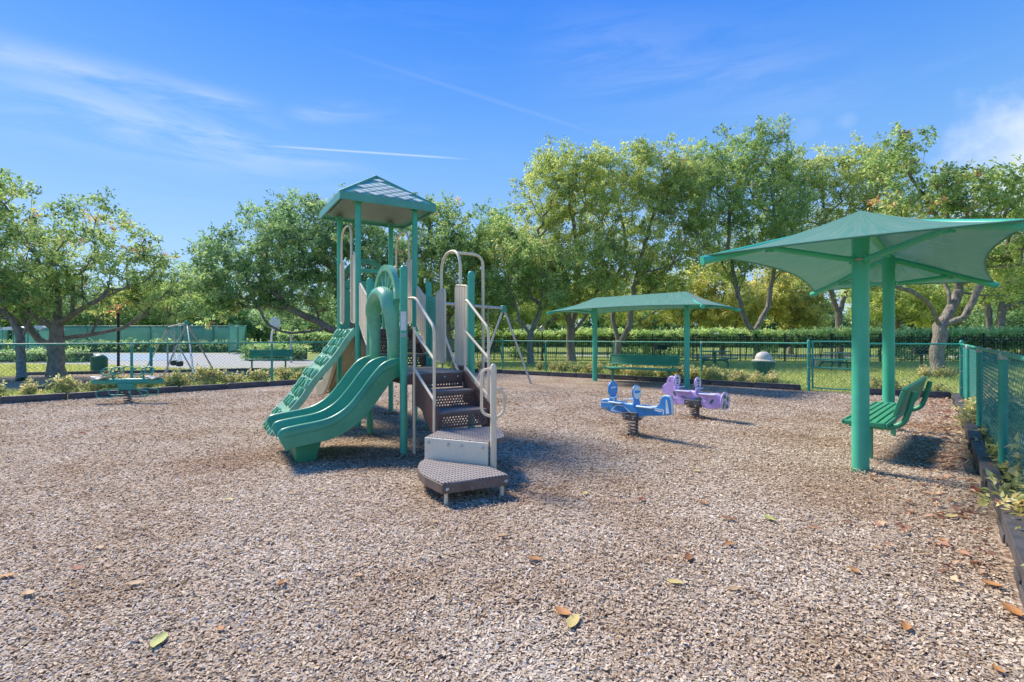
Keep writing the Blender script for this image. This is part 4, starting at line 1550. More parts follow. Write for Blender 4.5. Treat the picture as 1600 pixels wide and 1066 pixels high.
# --- roof
def make_roof():
    e, e2 = 0.757, 0.70
    z0, z1, za = 3.43, 3.545, 4.08
    roof = MB()
    c4 = [(-e, -e), (e, -e), (e, e), (-e, e)]
    i4 = [(x * .965, y * .965) for x, y in c4]
    vs = [(x, y, z0) for x, y in c4] + [(x, y, z1) for x, y in c4] + [(0, 0, za)] + [(x, y, z0) for x, y in i4] + [(x, y, z0 + .05) for x, y in i4] + [(0, 0, za - .10)]
    fs = []
    for i in range(4):
        j = (i + 1) % 4
        fs += [(i, j, 4 + j, 4 + i), (4 + i, 4 + j, 8), (j, i, 9 + i, 9 + j), (9 + j, 9 + i, 13 + i, 13 + j), (13 + j, 13 + i, 17)]
    roof.add(vs, fs)
    ro = roof.build('roof', M['roof'], play, smooth=0, bevel=.006)
    # inner ceiling panel
    MB().add([(x * .9, y * .9, 3.50) for x, y in i4] + [(0, 0, 3.93)], [(1, 0, 4), (2, 1, 4), (3, 2, 4), (0, 3, 4)]).build('ceiling', M['roofin'], ro, smooth=0)
    # hip caps
    for x, y in c4:
        MB().bar((x * .985, y * .985, z1 - .01), (0, 0, za + .005), .05, .045).build('hip_cap', M['roof'], ro, bevel=.008)
    MB().lathe([(.06, za - .03), (.045, za + .01), (.001, za + .02)], 8).build('apex_cap', M['roof'], ro)
    # diamond tiles, proud of the shell; rows on each of the four slopes
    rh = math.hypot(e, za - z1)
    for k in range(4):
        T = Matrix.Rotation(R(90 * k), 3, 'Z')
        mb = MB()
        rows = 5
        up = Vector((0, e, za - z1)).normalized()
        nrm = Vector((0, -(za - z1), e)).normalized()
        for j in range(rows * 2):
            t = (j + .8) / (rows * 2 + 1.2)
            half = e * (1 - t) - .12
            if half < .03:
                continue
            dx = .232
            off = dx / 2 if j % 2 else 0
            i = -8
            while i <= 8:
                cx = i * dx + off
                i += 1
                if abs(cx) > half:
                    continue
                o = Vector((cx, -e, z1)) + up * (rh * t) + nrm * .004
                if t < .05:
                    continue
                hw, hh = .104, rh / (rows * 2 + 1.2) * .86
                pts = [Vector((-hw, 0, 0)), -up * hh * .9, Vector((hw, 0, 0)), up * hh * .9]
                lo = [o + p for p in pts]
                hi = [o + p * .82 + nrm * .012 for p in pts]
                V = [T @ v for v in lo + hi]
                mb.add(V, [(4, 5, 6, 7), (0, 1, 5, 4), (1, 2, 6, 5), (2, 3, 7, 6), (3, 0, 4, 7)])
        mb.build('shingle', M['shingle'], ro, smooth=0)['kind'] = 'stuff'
    # post brackets
    for sp in (-1, 1):
        for sq in (-1, 1):
            MB().box((sp * A_, sq * B0, 3.455), (.13, .13, .03)).build('bracket', M['roof'], ro)


make_roof()


# --- decks
def deck(p0, p1, q0, q1, z, name='deck'):
    o = MB().box(Lq((p0 + p1) / 2, (q0 + q1) / 2, z - .012), (p1 - p0, q1 - q0, .024)).build(name, M['tread'], play, bevel=.004)
    rim = MB()
    for q in (q0, q1):
        rim.box(Lq((p0 + p1) / 2, q, z - .075), (p1 - p0, .02, .10))
    for p in (p0 + .01, p1 - .01):
        rim.box(Lq(p, (q0 + q1) / 2, z - .075), (.016, q1 - q0 - .03, .10))
    rim.build('rim', M['maroon'], o, bevel=.004)
    return o


deck(-.43, .43, -.58, .60, UD)
dk = deck(-.43, .43, 1.2, 2.62, LD)


def bolts(parent, pts, axis, r=.013):
    for p in pts:
        ax = Vector(axis).normalized()
        p = Vector(p)
        MB().tube([p, p + ax * .008, p + ax * .014], [r, r, r * .45], 10).build('bolt', M['bolt'], parent)


def perforated(name, c, ux, uy, wd, ht, nx, ny, mat, parent, r=.34):
    """Sheet steel with rows of staggered round holes."""
    c, ux, uy = Vector(c), Vector(ux), Vector(uy)
    mb = MB()
    m = .04
    cw, chh = (wd - 2 * m) / nx, (ht - m) / ny
    for j in range(ny):
        y0 = -ht / 2 + m / 2 + j * chh
        off = (cw / 2 if j % 2 else 0) - cw / 4
        for i in range(nx):
            x0 = -wd / 2 + m + i * cw + off
            cx, cy = x0 + cw / 2, y0 + chh / 2
            q = [(x0, y0), (cx, y0), (x0 + cw, y0), (x0 + cw, cy), (x0 + cw, y0 + chh), (cx, y0 + chh), (x0, y0 + chh), (x0, cy)]
            rr = min(cw, chh) * r
            h = [(cx + rr * math.cos(a), cy + rr * math.sin(a)) for a in [R(225 + 45 * k) for k in range(8)]]
            mb.add([c + ux * x + uy * y for x, y in q + h], [(k, (k + 1) % 8, 8 + (k + 1) % 8, 8 + k) for k in range(8)])
    # solid margins
    for x0, x1 in ((-wd / 2, -wd / 2 + m), (wd / 2 - m, wd / 2)):
        for j in range(ny):
            y0 = -ht / 2 + m / 2 + j * chh
            off = (cw / 2 if j % 2 else 0) - cw / 4
            a, b = (x0, x1 + off) if x0 < 0 else (x0 + off, x1)
            mb.add([c + ux * x + uy * y for x, y in ((a, y0), (b, y0), (b, y0 + chh), (a, y0 + chh))], [(0, 1, 2, 3)])
    for y0, y1 in ((-ht / 2, -ht / 2 + m / 2), (ht / 2 - m / 2, ht / 2)):
        mb.add([c + ux * x + uy * y for x, y in ((-wd / 2, y0), (wd / 2, y0), (wd / 2, y1), (-wd / 2, y1))], [(0, 1, 2, 3)])
    return mb.build(name, mat, parent, smooth=0, solid=.004)


def step_plate(p0, p1, q0, q1, z, name='tread'):
    o = MB().box(Lq((p0 + p1) / 2, (q0 + q1) / 2, z - .01), (p1 - p0, q1 - q0, .02)).build(name, M['tread'], play, bevel=.004)
    MB().box(Lq((p0 + p1) / 2, q1 + .003, z - .022), (p1 - p0, .018, .044)).build('nosing', M['brown'], o, bevel=.005)
    return o


X1, Z1 = Vector((1, 0, 0)), Vector((0, 0, 1))
# upper flight, tower deck down to the lower deck
bk = MB().box(Lq(0, .625, UD - .06), (.84, .012, .10)).build('riser_cap', M['maroon'], play)
bolts(bk, [Lq(-.15, .633, UD - .06), Lq(.15, .633, UD - .06)], (0, -1, 0))
perforated('riser', Lq(0, .622, 1.415), X1, Z1, .80, .15, 18, 3, M['maroon'], play)
step_plate(-.40, .40, .61, .90, 1.34)
perforated('riser', Lq(0, .905, 1.235), X1, Z1, .80, .15, 18, 3, M['maroon'], play)
step_plate(-.40, .40, .89, 1.19, 1.15)
perforated('riser', Lq(0, 1.195, 1.055), X1, Z1, .80, .15, 18, 3, M['maroon'], play)
for s in (-1, 1):
    MB().prism([(.60, 1.44), (.60, 1.58), (1.2, 1.10), (1.2, .93), (1.0, .93)], Lq(s * .412, 0, 0), (0, -1, 0), (0, 0, 1), (1, 0, 0), .014).build('stringer', M['maroon'], play, bevel=.003)
# lower flight, lower deck down to the landing
fl = MB().box(Lq(0, 2.634, LD - .05), (.64, .010, .085)).build('riser_cap', M['maroon'], play)
bolts(fl, [Lq(.06, 2.64, LD - .05), Lq(.24, 2.64, LD - .05)], (0, -1, 0))
perforated('riser', Lq(0, 2.645, .852), X1, Z1, .60, .125, 14, 3, M['maroon'], play)
step_plate(-.305, .305, 2.63, 2.95, .775)
perforated('riser', Lq(0, 2.965, .665), X1, Z1, .60, .165, 15, 4, M['maroon'], play)
step_plate(-.305, .305, 2.95, 3.27, .585)
perforated('riser', Lq(0, 3.285, .485), X1, Z1, .60, .15, 15, 4, M['maroon'], play)
for s in (-1, 1):
    MB().prism([(2.63, .98), (2.70, .98), (3.31, .64), (3.31, .36), (3.12, .36), (3.04, .42), (2.96, .45), (2.88, .55), (2.80, .58), (2.63, .60)], Lq(s * .318, 0, 0), (0, -1, 0), (0, 0, 1), (1, 0, 0), .014).build('stringer', M['maroon'], play, bevel=.003)


def plate_poly(name, pts, z0, z1, mat, parent=None, bevel=.006):
    n = len(pts)
    mb = MB()
    vs = [W2L(x, y, z0) for x, y in pts] + [W2L(x, y, z1) for x, y in pts]
    mb.add(vs, [tuple(reversed(range(n))), tuple(range(n, 2 * n))] + [(i, (i + 1) % n, n + (i + 1) % n, n + i) for i in range(n)])
    return mb.build(name, mat, parent or play, smooth=0, bevel=bevel)


# landing and base step, fanned round the grab post
LAND = [(-.868, 4.905), (-.225, 4.64), (-.06, 4.92), (-.115, 5.33), (-.275, 5.50), (-.79, 5.27)]
land = plate_poly('landing', LAND, .365, .395, M['brown'])
plate_poly('landing_grating', [((x + .47) * .97 - .47, (y - 5.05) * .97 + 5.05) for x, y in LAND], .393, .408, M['tread'], land, .003)
a, b = Vector((-.872, 4.895, 0)), Vector((-.228, 4.628, 0))
n = Vector((-(b - a).y, (b - a).x, 0)).normalized()
pan = plate_poly('skirt_panel', [(a.x, a.y), (b.x, b.y), (b.x + n.x * .02, b.y + n.y * .02), (a.x + n.x * .02, a.y + n.y * .02)], .185, .402, M['beige'])
nl = Rinv @ (-n)
bolts(pan, [W2L(*(a.lerp(b, t) - n * .001).xy, .355) for t in (.07, .39, .6, .92)], nl, .015)
STEP = [(-.573, 4.04), (-.028, 4.30), (-.222, 4.60), (-.868, 4.87), (-.893, 4.74), (-.885, 4.60), (-.84, 4.44), (-.76, 4.28)]
st = plate_poly('base_step', STEP, .105, .185, M['brown'])
cx, cy = -.5, 4.48
plate_poly('step_grating', [((x - cx) * .985 + cx, (y - cy) * .985 + cy) for x, y in STEP], .183, .198, M['tread'], st, .003)
fa, fb = Vector((-.573, 4.04, 0)), Vector((-.028, 4.30, 0))
fn = Vector((fb.y - fa.y, -(fb.x - fa.x), 0)).normalized()
bolts(st, [W2L(*(fa.lerp(fb, t) + fn * .001).xy, .145) for t in (.07, .95)], Rinv @ fn, .016)
bolts(st, [W2L(*(fa.lerp(fb, t) + fn * .001).xy, .145) for t in (.15, .42, .62, .9)], Rinv @ fn, .006)
for x, y in ((-.55, 4.10), (-.09, 4.33), (-.80, 4.62), (-.27, 4.55)):
    MB().lathe([(.018, -.05), (.018, .11)], 10, W2L(x, y)).build('step_leg', M['tan'], st)
# landing legs, hidden behind the skirt
for x, y in ((-.80, 4.98), (-.20, 5.30)):
    MB().lathe([(.018, -.05), (.018, .37)], 10, W2L(x, y)).build('landing_leg', M['tan'], land)

# grab post with two loops
gx = W2L(-.175, 4.64)
gpst = MB().lathe([(.030, -.05), (.030, 1.11), (.026, 1.135), (.014, 1.148), (.001, 1.15)], 14, gx).build('grab_post', M['tan'], play)
side = Rinv @ Vector((-1, .15, 0)).normalized()
fwd = Rinv @ Vector((.8, .5, 0)).normalized()
MB().tube(rounded([gx + Vector((0, 0, 1.10)), gx + side * .115 + Vector((0, 0, 1.09)), gx + side * .115 + Vector((0, 0, .68)), gx + Vector((0, 0, .645))], .10, 7), .015, 8).build('grab_loop', M['tan'], gpst)
MB().tube(rounded([gx + Vector((0, 0, .92)), gx + fwd * .12 + Vector((0, 0, .88)), gx + fwd * .12 + Vector((0, 0, .68)), gx + Vector((0, 0, .62))], .09, 7), .015, 8).build('grab_loop', M['tan'], gpst)

# stair handrails
for s in (-1, 1):
    p = s * .335
    foot = .02 if s < 0 else .40
    hr = MB().tube(rounded([Lq(p * 1.12, 2.585, 1.86), Lq(p, 2.70, 1.86), Lq(p, 3.25, 1.50), Lq(p, 3.25, .38)], .07, 6), .0165, 10).build('handrail', M['tan'], play)
    for za, zb in ((1.48, 1.16), (1.03, .72)):
        MB().tube([Lq(p, 2.65, za), Lq(p, 3.25, zb)], .0155, 8).build('rail', M['tan'], hr)
    MB().tube([Lq(p, 2.65, 1.52), Lq(p, 2.65, foot if s < 0 else .62)], .0165, 10).build('baluster', M['tan'], hr)


# --- slatted guard panels
def slat_panel(p, q0, q1, zb0, zb1, zt0, zt1, n, name='guard_panel', round_top=True):
    """Vertical beige slats in a tube frame; bottom and top edges may slope."""
    fr = MB().tube(rounded([Lq(p, q0, zb0 + .03), Lq(p, q0, zt0 - .0), Lq(p, q1, zt1), Lq(p, q1, zb1 + .03), Lq(p, (q0 + q1) / 2 + .01, (zb0 + zb1) / 2 + .0), Lq(p, q0, zb0 + .03)], .055, 4), .015, 8).build(name, M['tanslat'], play)
    wd = (q1 - q0) / n
    for i in range(n):
        qa = q0 + (i + .5) * wd
        t = (i + .5) / n
        za, zt = zb0 + (zb1 - zb0) * t, zt0 + (zt1 - zt0) * t
        MB().box(Lq(p, qa, (za + zt) / 2), (.022, wd * .82, zt - za - .03)).build('slat', M['tanslat'], fr, bevel=.006)
    return fr


for s in (-1, 1):
    p = s * A_
    slat_panel(p, -.54, -.32, 1.62, 1.62, 2.66, 2.66, 3)
    slat_panel(p, .22, .50, 1.62, 1.62, 2.68, 2.68, 4)
    MB().tube(rounded([Lq(p + s * .02, -.37, 1.66), Lq(p + s * .02, -.37, 3.20), Lq(p + s * .02, .27, 3.20), Lq(p + s * .02, .27, 1.66)], .26, 9), .0175, 10).build('entry_arch', M['tan'], play)
    slat_panel(p, .70, 1.12, 1.58, 1.24, 2.22, 1.98, 5)
# right side of the lower deck: dark gusset, two panels, hoop and climbing pole
gs = MB().prism([(1.25, LD), (1.46, LD), (1.46, 1.98), (1.25, 2.02)], Lq(.44, 0, 0), (0, -1, 0), (0, 0, 1), (1, 0, 0), .02).build('gusset_panel', M['post'], play, bevel=.004)
bolts(gs, [Lq(.425, 1.30, z) for z in (1.95, 1.55, 1.10)], (-1, 0, 0), .011)
slat_panel(.445, 1.50, 1.80, 1.03, 1.03, 2.06, 2.08, 4)
slat_panel(.445, 2.14, 2.50, 1.03, 1.03, 2.10, 2.06, 5)
hp = MB().tube(rounded([Lq(.45, 1.66, 1.05), Lq(.45, 1.66, 2.58), Lq(.45, 2.28, 2.58), Lq(.45, 2.28, 1.05)], .30, 10), .020, 10).build('climber_hoop', M['tan'], play)
cpole = MB().tube(rounded([Lq(.45, 1.97, 2.575), Lq(.96, 1.97, 2.575), Lq(.96, 1.97, -.05)], .17, 9), .021, 10).build('climbing_pole', M['tan'], play)
for z in (.38, .66):
    MB().tube([Lq(.45, 1.97, z + .1), Lq(.96, 1.97, z)], .014, 8).build('rung', M['tan'], cpole)
MB().box(Lq(.445, 1.97, LD - .09), (.03, .34, .13)).build('climber_sill', M['post'], play, bevel=.01)
# left side of the lower deck beside the slide mouth
slat_panel(-.445, 1.24, 1.40, 1.03, 1.03, 2.02, 2.02, 2)


# --- slides
def slide(path, q0, q1, mat, name, axis, lanes=2, rail=.15, wall=.23):
    """Moulded slide: path of (distance, rail top height); lanes troughs with rounded rails between."""
    w_ = q1 - q0
    sec = [(0.0, -wall), (-.004, -.08), (.000, -.025), (.018, -.004), (.04, 0), (.062, -.012), (.085, -.06), (.11, -rail * .92), (.15, -rail)]
    prof = list(sec)
    lane = w_ / lanes
    for k in range(1, lanes):
        m = k * lane
        prof += [(m - .11, -rail), (m - .075, -rail * .88), (m - .045, -.05), (m - .024, -.008), (m, 0), (m + .024, -.008), (m + .045, -.05), (m + .075, -rail * .88), (m + .11, -rail)]
    prof += [(w_ - x, z) for x, z in reversed(sec)]
    prof += [(w_ - .05, -wall - .015), (w_ - .10, -rail - .05), (.10, -rail - .05), (.05, -wall - .015)]
    # resample the path
    pts = [Vector((a, 0, b)) for a, b in path]
    sm = []
    for i in range(len(pts) - 1):
        p0, p1, p2, p3 = pts[max(i - 1, 0)], pts[i], pts[i + 1], pts[min(i + 2, len(pts) - 1)]
        for k in range(5):
            t = k / 5
            sm.append(.5 * ((2 * p1) + (p2 - p0) * t + (2 * p0 - 5 * p1 + 4 * p2 - p3) * t * t + (3 * p1 - p0 - 3 * p2 + p3) * t ** 3))
    sm.append(pts[-1])
    rows = []
    for i, c in enumerate(sm):
        t = (sm[min(i + 1, len(sm) - 1)] - sm[max(i - 1, 0)]).normalized()
        nn = Vector((-t.z, 0, t.x))
        if nn.z < 0:
            nn = -nn
        row = []
        for y, h in prof + [prof[0]]:
            f = 1.0
            left = len(sm) - 1 - i
            if left < 4 and h > -rail * .8:
                h = h - (.045 * (1 - left / 4) ** 1.6)
            pnt = c + nn * h
            row.append(axis(pnt.x, q0 + y, pnt.z))
        rows.append(row)
    mb = MB().grid(rows)
    for r_, flip in ((rows[0], 1), (rows[-1], 0)):
        m = len(r_) - 1
        i0 = len(mb.v)
        mb.v += [tuple(v) for v in r_[:-1]]
        mb.f.append(tuple(range(i0, i0 + m)) if flip else tuple(reversed(range(i0, i0 + m))))
    return mb.build(name, mat, play, smooth=50)


RAIL = [(-.44, 1.155), (-.52, 1.15), (-.66, 1.093), (-.787, .96), (-.908, .80), (-1.055, .63), (-1.197, .535), (-1.34, .489), (-1.605, .455), (-1.72, .435), (-1.80, .40)]
sl = slide(RAIL, 1.36, 2.50, M['slide'], 'double_slide', lambda p, q, z: Lq(p, q, z))
mb = MB()
for x0, x1, z in ((-1.62, -1.30, .30), (-1.56, -1.36, -.03)):
    yy = .42 if z > .1 else .33
    mb.v += [tuple(Lq(x0, 1.95 - yy, z)), tuple(Lq(x1, 1.95 - yy, z)), tuple(Lq(x1, 1.95 + yy, z)), tuple(Lq(x0, 1.95 + yy, z))]
mb.f += [(0, 1, 2, 3), (7, 6, 5, 4), (0, 4, 5, 1), (1, 5, 6, 2), (2, 6, 7, 3), (3, 7, 4, 0)]
ped = mb.build('pedestal', M['slide'], sl, bevel=.02)
bolts(ped, [Lq(-1.585, 1.9, .15)], (-1, 0, 0), .010)
# seam line along the outer wall
seam = []
for a, z in RAIL[1:-1]:
    seam.append(Lq(a - .004, 2.507, z - .10))
MB().tube(seam, .0055, 6).build('seam', M['slide'], sl)
# slide hood with half wheel above it
QC = 1.93


def hood():
    rows = []
    for pz, wd, top, th in ((-.44, .43, 2.03, 0), (-.48, .43, 2.045, 0), (-.54, .42, 2.045, 0), (-.585, .40, 2.02, 0), (-.61, .37, 1.98, 0), (-.60, .34, 1.93, 0), (-.56, .33, 1.88, 0), (-.50, .325, 1.86, 0), (-.44, .325, 1.85, 0)):
        row = []
        n = 20
        for k in range(n + 1):
            a = math.pi * k / n
            c, s_ = math.cos(a), math.sin(a)
            zc = top - wd * .95
            q = QC + wd * (abs(c) ** .9) * (1 if c > 0 else -1)
            z = zc + wd * .95 * s_ ** .85
            # lower part of the hood leans back to the posts
            dz = max(0, (1.75 - z)) * .25
            row.append(Lq(pz + dz * (1 if pz < -.5 else 0) * .9, q, z))
        # legs down to the deck
        p0, p1 = row[0], row[-1]
        back = max(pz, -.53)
        row = [Lq(back, QC + wd, 1.0), Lq(back, QC + wd, 1.35)] + row + [Lq(back, QC - wd, 1.35), Lq(back, QC - wd, 1.0)]
        rows.append(row)
    return MB().grid(rows).build('slide_hood', M['hood'], play, smooth=60, solid=.006)


hd = hood()
wheel = MB()
ring = []
cz = 1.86
for p in (-.475, -.405):
    for rr in (.47, .395):
        ring.append([Lq(p, QC + rr * math.cos(R(180 * k / 28)), cz + rr * math.sin(R(180 * k / 28))) for k in range(29)])
wheel.grid([ring[0], ring[1], ring[3], ring[2], ring[0]])
wh = wheel.build('wheel_arch', M['hood'], play, smooth=50)
for a in (38, 64, 90, 116, 142):
    d = (math.cos(R(a)), math.sin(R(a)))
    MB().bar(Lq(-.44, QC + d[0] * .08, cz + d[1] * .08), Lq(-.44, QC + d[0] * .41, cz + d[1] * .41), .035, .03).build('spoke', M['hood'], wh, bevel=.006)
MB().tube(arc(Lq(-.44, QC, cz), .12, 0, 180, 12, 'yz'), .022, 8).build('hub', M['hood'], wh)
for s in (-1, 1):
    MB().box(Lq(-.44, QC + s * .385, 1.42), (.06, .085, .92)).build('hood_leg', M['slide'], hd, bevel=.012)
    bolts(hd, [Lq(-.475, QC + s * .385, z) for z in (1.1, 1.45, 1.75)], (-1, 0, 0), .010)

# --- the other slide, off the far end of the tower
TR = [(-.60, 1.70), (-.72, 1.69), (-.95, 1.57), (-1.25, 1.28), (-1.60, .96), (-1.95, .70), (-2.25, .56), (-2.55, .51), (-2.85, .47)]
ts = slide([(abs(a), z) for a, z in TR], -.43, .43, M['tanslide'], 'tan_slide', lambda d, y, z: Lq(y, -d, z), lanes=2, rail=.16, wall=.30)
mb = MB().box(Lq(0, -2.35, .16), (.5, .22, .40)).build('pedestal', M['slide'], ts, bevel=.03)
wave = MB()
for s in (-.3, -.1, .1, .3):
    wave.tube([Lq(s, a + .02, z - .225 - .05) for a, z in TR[1:-1]], .018, 6)
wave.build('underside_ribs', M['tanslide'], ts, smooth=60)['kind'] = 'stuff'
# half round panel over its mouth
half = [(.43 * math.cos(R(180 * k / 24)), .43 * math.sin(R(180 * k / 24))) for k in range(25)]
mb = MB()
o_ = Lq(0, -.60, 2.36)
outer = [o_ + Vector((x, 0, z)) for x, z in half]
inner = [o_ + Vector((x * .80, 0, z * .80)) for x, z in half]
for dy in (-.02, .02):
    mb.grid([[p + Vector((0, dy, 0)) for p in outer], [p + Vector((0, dy, 0)) for p in inner]])
mb.grid([[p + Vector((0, -.02, 0)) for p in outer], [p + Vector((0, .02, 0)) for p in outer]])
mb.grid([[p + Vector((0, -.02, 0)) for p in inner], [p + Vector((0, .02, 0)) for p in inner]])
hpn = mb.build('half_round_panel', M['rockplate'], play, smooth=50)
MB().box(o_ + Vector((0, 0, -.05)), (.86, .04, .16)).build('cross_board', M['post'], hpn, bevel=.01)
MB().box(o_ + Vector((0, 0, .22)), (.62, .035, .07)).build('cross_board', M['post'], hpn, bevel=.01)
for s in (-1, 1):
    MB().box(o_ + Vector((s * .36, 0, -.45)), (.14, .04, .72)).build('side_board', M['post'], hpn, bevel=.01)
bolts(hpn, [o_ + Vector((x, -.022, -.05)) for x in (-.3, 0, .3)], (0, -1, 0), .014)


# --- moulded rock climber off the left face of the tower
def climber():
    def prof(t):
        p = -.47 - 1.20 * t
        z = 1.56 - 1.56 * t
        wv = .038 * math.sin(t * 2 * math.pi * 2.4 + .6)
        return p - wv * .79, z - wv * .61 + .0
    N = 40
    q0, q1 = -.50, .47
    rows = []
    cs = [(0, -.10), (0, -.005), (.02, .0), (.055, -.012), (.075, -.022)]
    full = [(q0 + a, h) for a, h in cs] + [(q0 + .3, -.022), (q0 + .6, -.022)] + [(q1 - a, h) for a, h in reversed(cs)]
    full += [(q1 - .03, -.10), (q0 + .03, -.10), (q0, -.10)]
    for i in range(N + 1):
        t = i / N
        p, z = prof(t)
        nrm = Vector((-.79, 0, .61))
        rows.append([Lq(p + nrm.x * h * .9, q, max(z + nrm.z * h, -.02)) for q, h in full])
    o = MB().grid(rows).build('rock_climber', M['rock'], play, smooth=50)
    r = random.Random(5)
    k = 0
    for i in range(10):
        t = .05 + i * .098
        for j in range(4):
            q = q0 + .13 + j * .215 + (.10 if i % 2 else 0) + r.uniform(-.03, .03)
            if q > q1 - .07:
                continue
            p, z = prof(t)
            p2, z2 = prof(t + .02)
            tg = (Lq(p2, q, z2) - Lq(p, q, z)).normalized()
            nrm = Vector((-.79, 0, .61))
            nrm = (nrm - tg * nrm.dot(tg)).normalized()
            sd = Vector((0, 1, 0))
            a = R(90) + r.uniform(-.6, .6)
            e1, e2 = sd * math.cos(a) + tg * math.sin(a), tg * math.cos(a) - sd * math.sin(a)
            l, h = r.uniform(.075, .10), r.uniform(.050, .070)
            poly = [(-l, -h * .5), (-l * .6, -h), (l * .7, -h * .8), (l, h * .3), (l * .5, h), (-l * .7, h * .8)]
            c = Lq(p, q, z) + nrm * -.012
            mb = MB()
            lo = [c + e1 * x + e2 * y for x, y in poly]
            hi = [c + e1 * x * .8 + e2 * y * .75 + nrm * r.uniform(.035, .05) for x, y in poly]
            n = len(poly)
            mb.add(lo + hi, [tuple(range(n, 2 * n))] + [(m, (m + 1) % n, n + (m + 1) % n, n + m) for m in range(n)])
            mb.build('foothold', M['slide'] if (i * 3 + j) % 3 else M['hood'], o, smooth=0, bevel=.006)
            k += 1
    return o


climber()

# ------------------------------------------------------------------ shade structures
def shade(label, loc, rz, zr=2.72, ze=2.24, span=3.06, bracket=2.20, LX=2.66, WY=1.18):
    """Ridge along local x between two posts; hip fabric roof 5.36 x 2.6 m with hollowed edges."""
    root = thing('shade_structure', label, 'sunshade', loc, rz)
    hs = span / 2
    ap = [Vector((-hs, 0, zr)), Vector((hs, 0, zr))]
    cr = {(-1, -1): Vector((-LX, -WY, ze)), (1, -1): Vector((LX, -WY, ze)), (1, 1): Vector((LX, WY, ze)), (-1, 1): Vector((-LX, WY, ze))}
    fab = bpy.data.meshes.new('canopy')
    V, F, UV = [], [], []

    def face(r0, r1, e0, e1, inset, nu, nv):
        b = len(V)
        for i in range(nu + 1):
            s = i / nu
            rp = r0.lerp(r1, s)
            ep = e0.lerp(e1, s)
            ep = ep.lerp(rp, inset * 4 * s * (1 - s))
            for j in range(nv + 1):
                t = j / nv
                p = rp.lerp(ep, t)
                p.z -= .10 * 4 * t * (1 - t) * .5
                V.append(p)
                UV.append((s * ((e1 - e0).length) / 5.0, t))
        for i in range(nu):
            for j in range(nv):
                a = b + i * (nv + 1) + j
                F.append((a, a + nv + 1, a + nv + 2, a + 1))
    face(ap[0], ap[1], cr[(-1, -1)], cr[(1, -1)], .15, 24, 10)
    face(ap[1], ap[0], cr[(1, 1)], cr[(-1, 1)], .15, 24, 10)
    face(ap[1], ap[1], cr[(1, -1)], cr[(1, 1)], .06, 16, 10)
    face(ap[0], ap[0], cr[(-1, 1)], cr[(-1, -1)], .06, 16, 10)
    fab.from_pydata([tuple(v) for v in V], [], F)
    uvl = fab.uv_layers.new(name='UVMap')
    for lp in fab.loops:
        uvl.data[lp.index].uv = UV[lp.vertex_index]
    fab.polygons.foreach_set('use_smooth', [True] * len(fab.polygons))
    fab.materials.append(M['fabric'])
    fo = link('canopy', fab, root)
    # hemmed edge with cable
    hem = MB()
    for (k0, k1, a, b, ins) in (((-1, -1), (1, -1), ap[0], ap[1], .15), ((1, 1), (-1, 1), ap[1], ap[0], .15), ((1, -1), (1, 1), ap[1], ap[1], .06), ((-1, 1), (-1, -1), ap[0], ap[0], .06)):
        pts = []
        for i in range(21):
            s = i / 20
            pts.append(cr[k0].lerp(cr[k1], s).lerp(a.lerp(b, s), ins * 4 * s * (1 - s)))
        hem.tube(pts, .010, 6)
    hem.build('hem', M['fabric'], fo)
    for i, s in enumerate((-1, 1)):
        po = MB().lathe([(.077, -.05), (.077, zr - .10)], 22, (s * hs, 0, 0)).build('post', M['shade_post'], root)
        MB().lathe([(.084, zr - .30), (.084, zr - .16), (.078, zr - .155)], 22, (s * hs, 0, 0)).build('collar', M['shade_post'], po)
        top = Vector((s * hs, 0, zr - .14))
        for y in (-1, 1):
            c = cr[(s, y)]
            d = (c - top).normalized()
            tip = c + d * .03 + Vector((0, 0, -.045))
            arm = MB().tube([top, tip], .046, 14).build('hip_arm', M['shade_post'], root)
            MB().tube([tip - d * .02, tip + d * .012], .050, 14).build('end_cap', M['shade_post'], arm)
            bp = Vector((s * hs, 0, bracket)) + Vector((s * .06, y * .05, 0))
            q = top.lerp(tip, .58) + Vector((0, 0, -.03))
            br = MB().tube([bp, q], .030, 10).build('brace', M['shade_post'], root)
            for e in (bp, q):
                MB().box(e, (.07, .05, .09), math.atan2(y, s)).build('bracket', M['shade_post'], br, bevel=.006)
                MB().tube([e - Vector((.045 * y * s, -.045, 0)), e + Vector((.045 * y * s, -.045, 0))], .014, 8).build('bolt', M['bolt'], br)
    MB().tube([(-hs, 0, zr - .10), (hs, 0, zr - .10)], .046, 14).build('ridge_beam', M['shade_post'], root)
    return root


t1, t2 = Vector((3.63, 5.12, 0)), Vector((5.67, 7.40, 0))
shade('big green fabric sunshade on two posts at the right, nearest the camera', (t1 + t2) / 2, math.atan2(t2.y - t1.y, t2.x - t1.x))
m1, m2 = Vector((2.68, 15.70, 0)), Vector((4.80, 13.60, 0))
shade('smaller looking green fabric sunshade in the middle distance, over the mesh bench', (m1 + m2) / 2, math.atan2(m2.y - m1.y, m2.x - m1.x), zr=2.66, ze=2.20, LX=2.48)


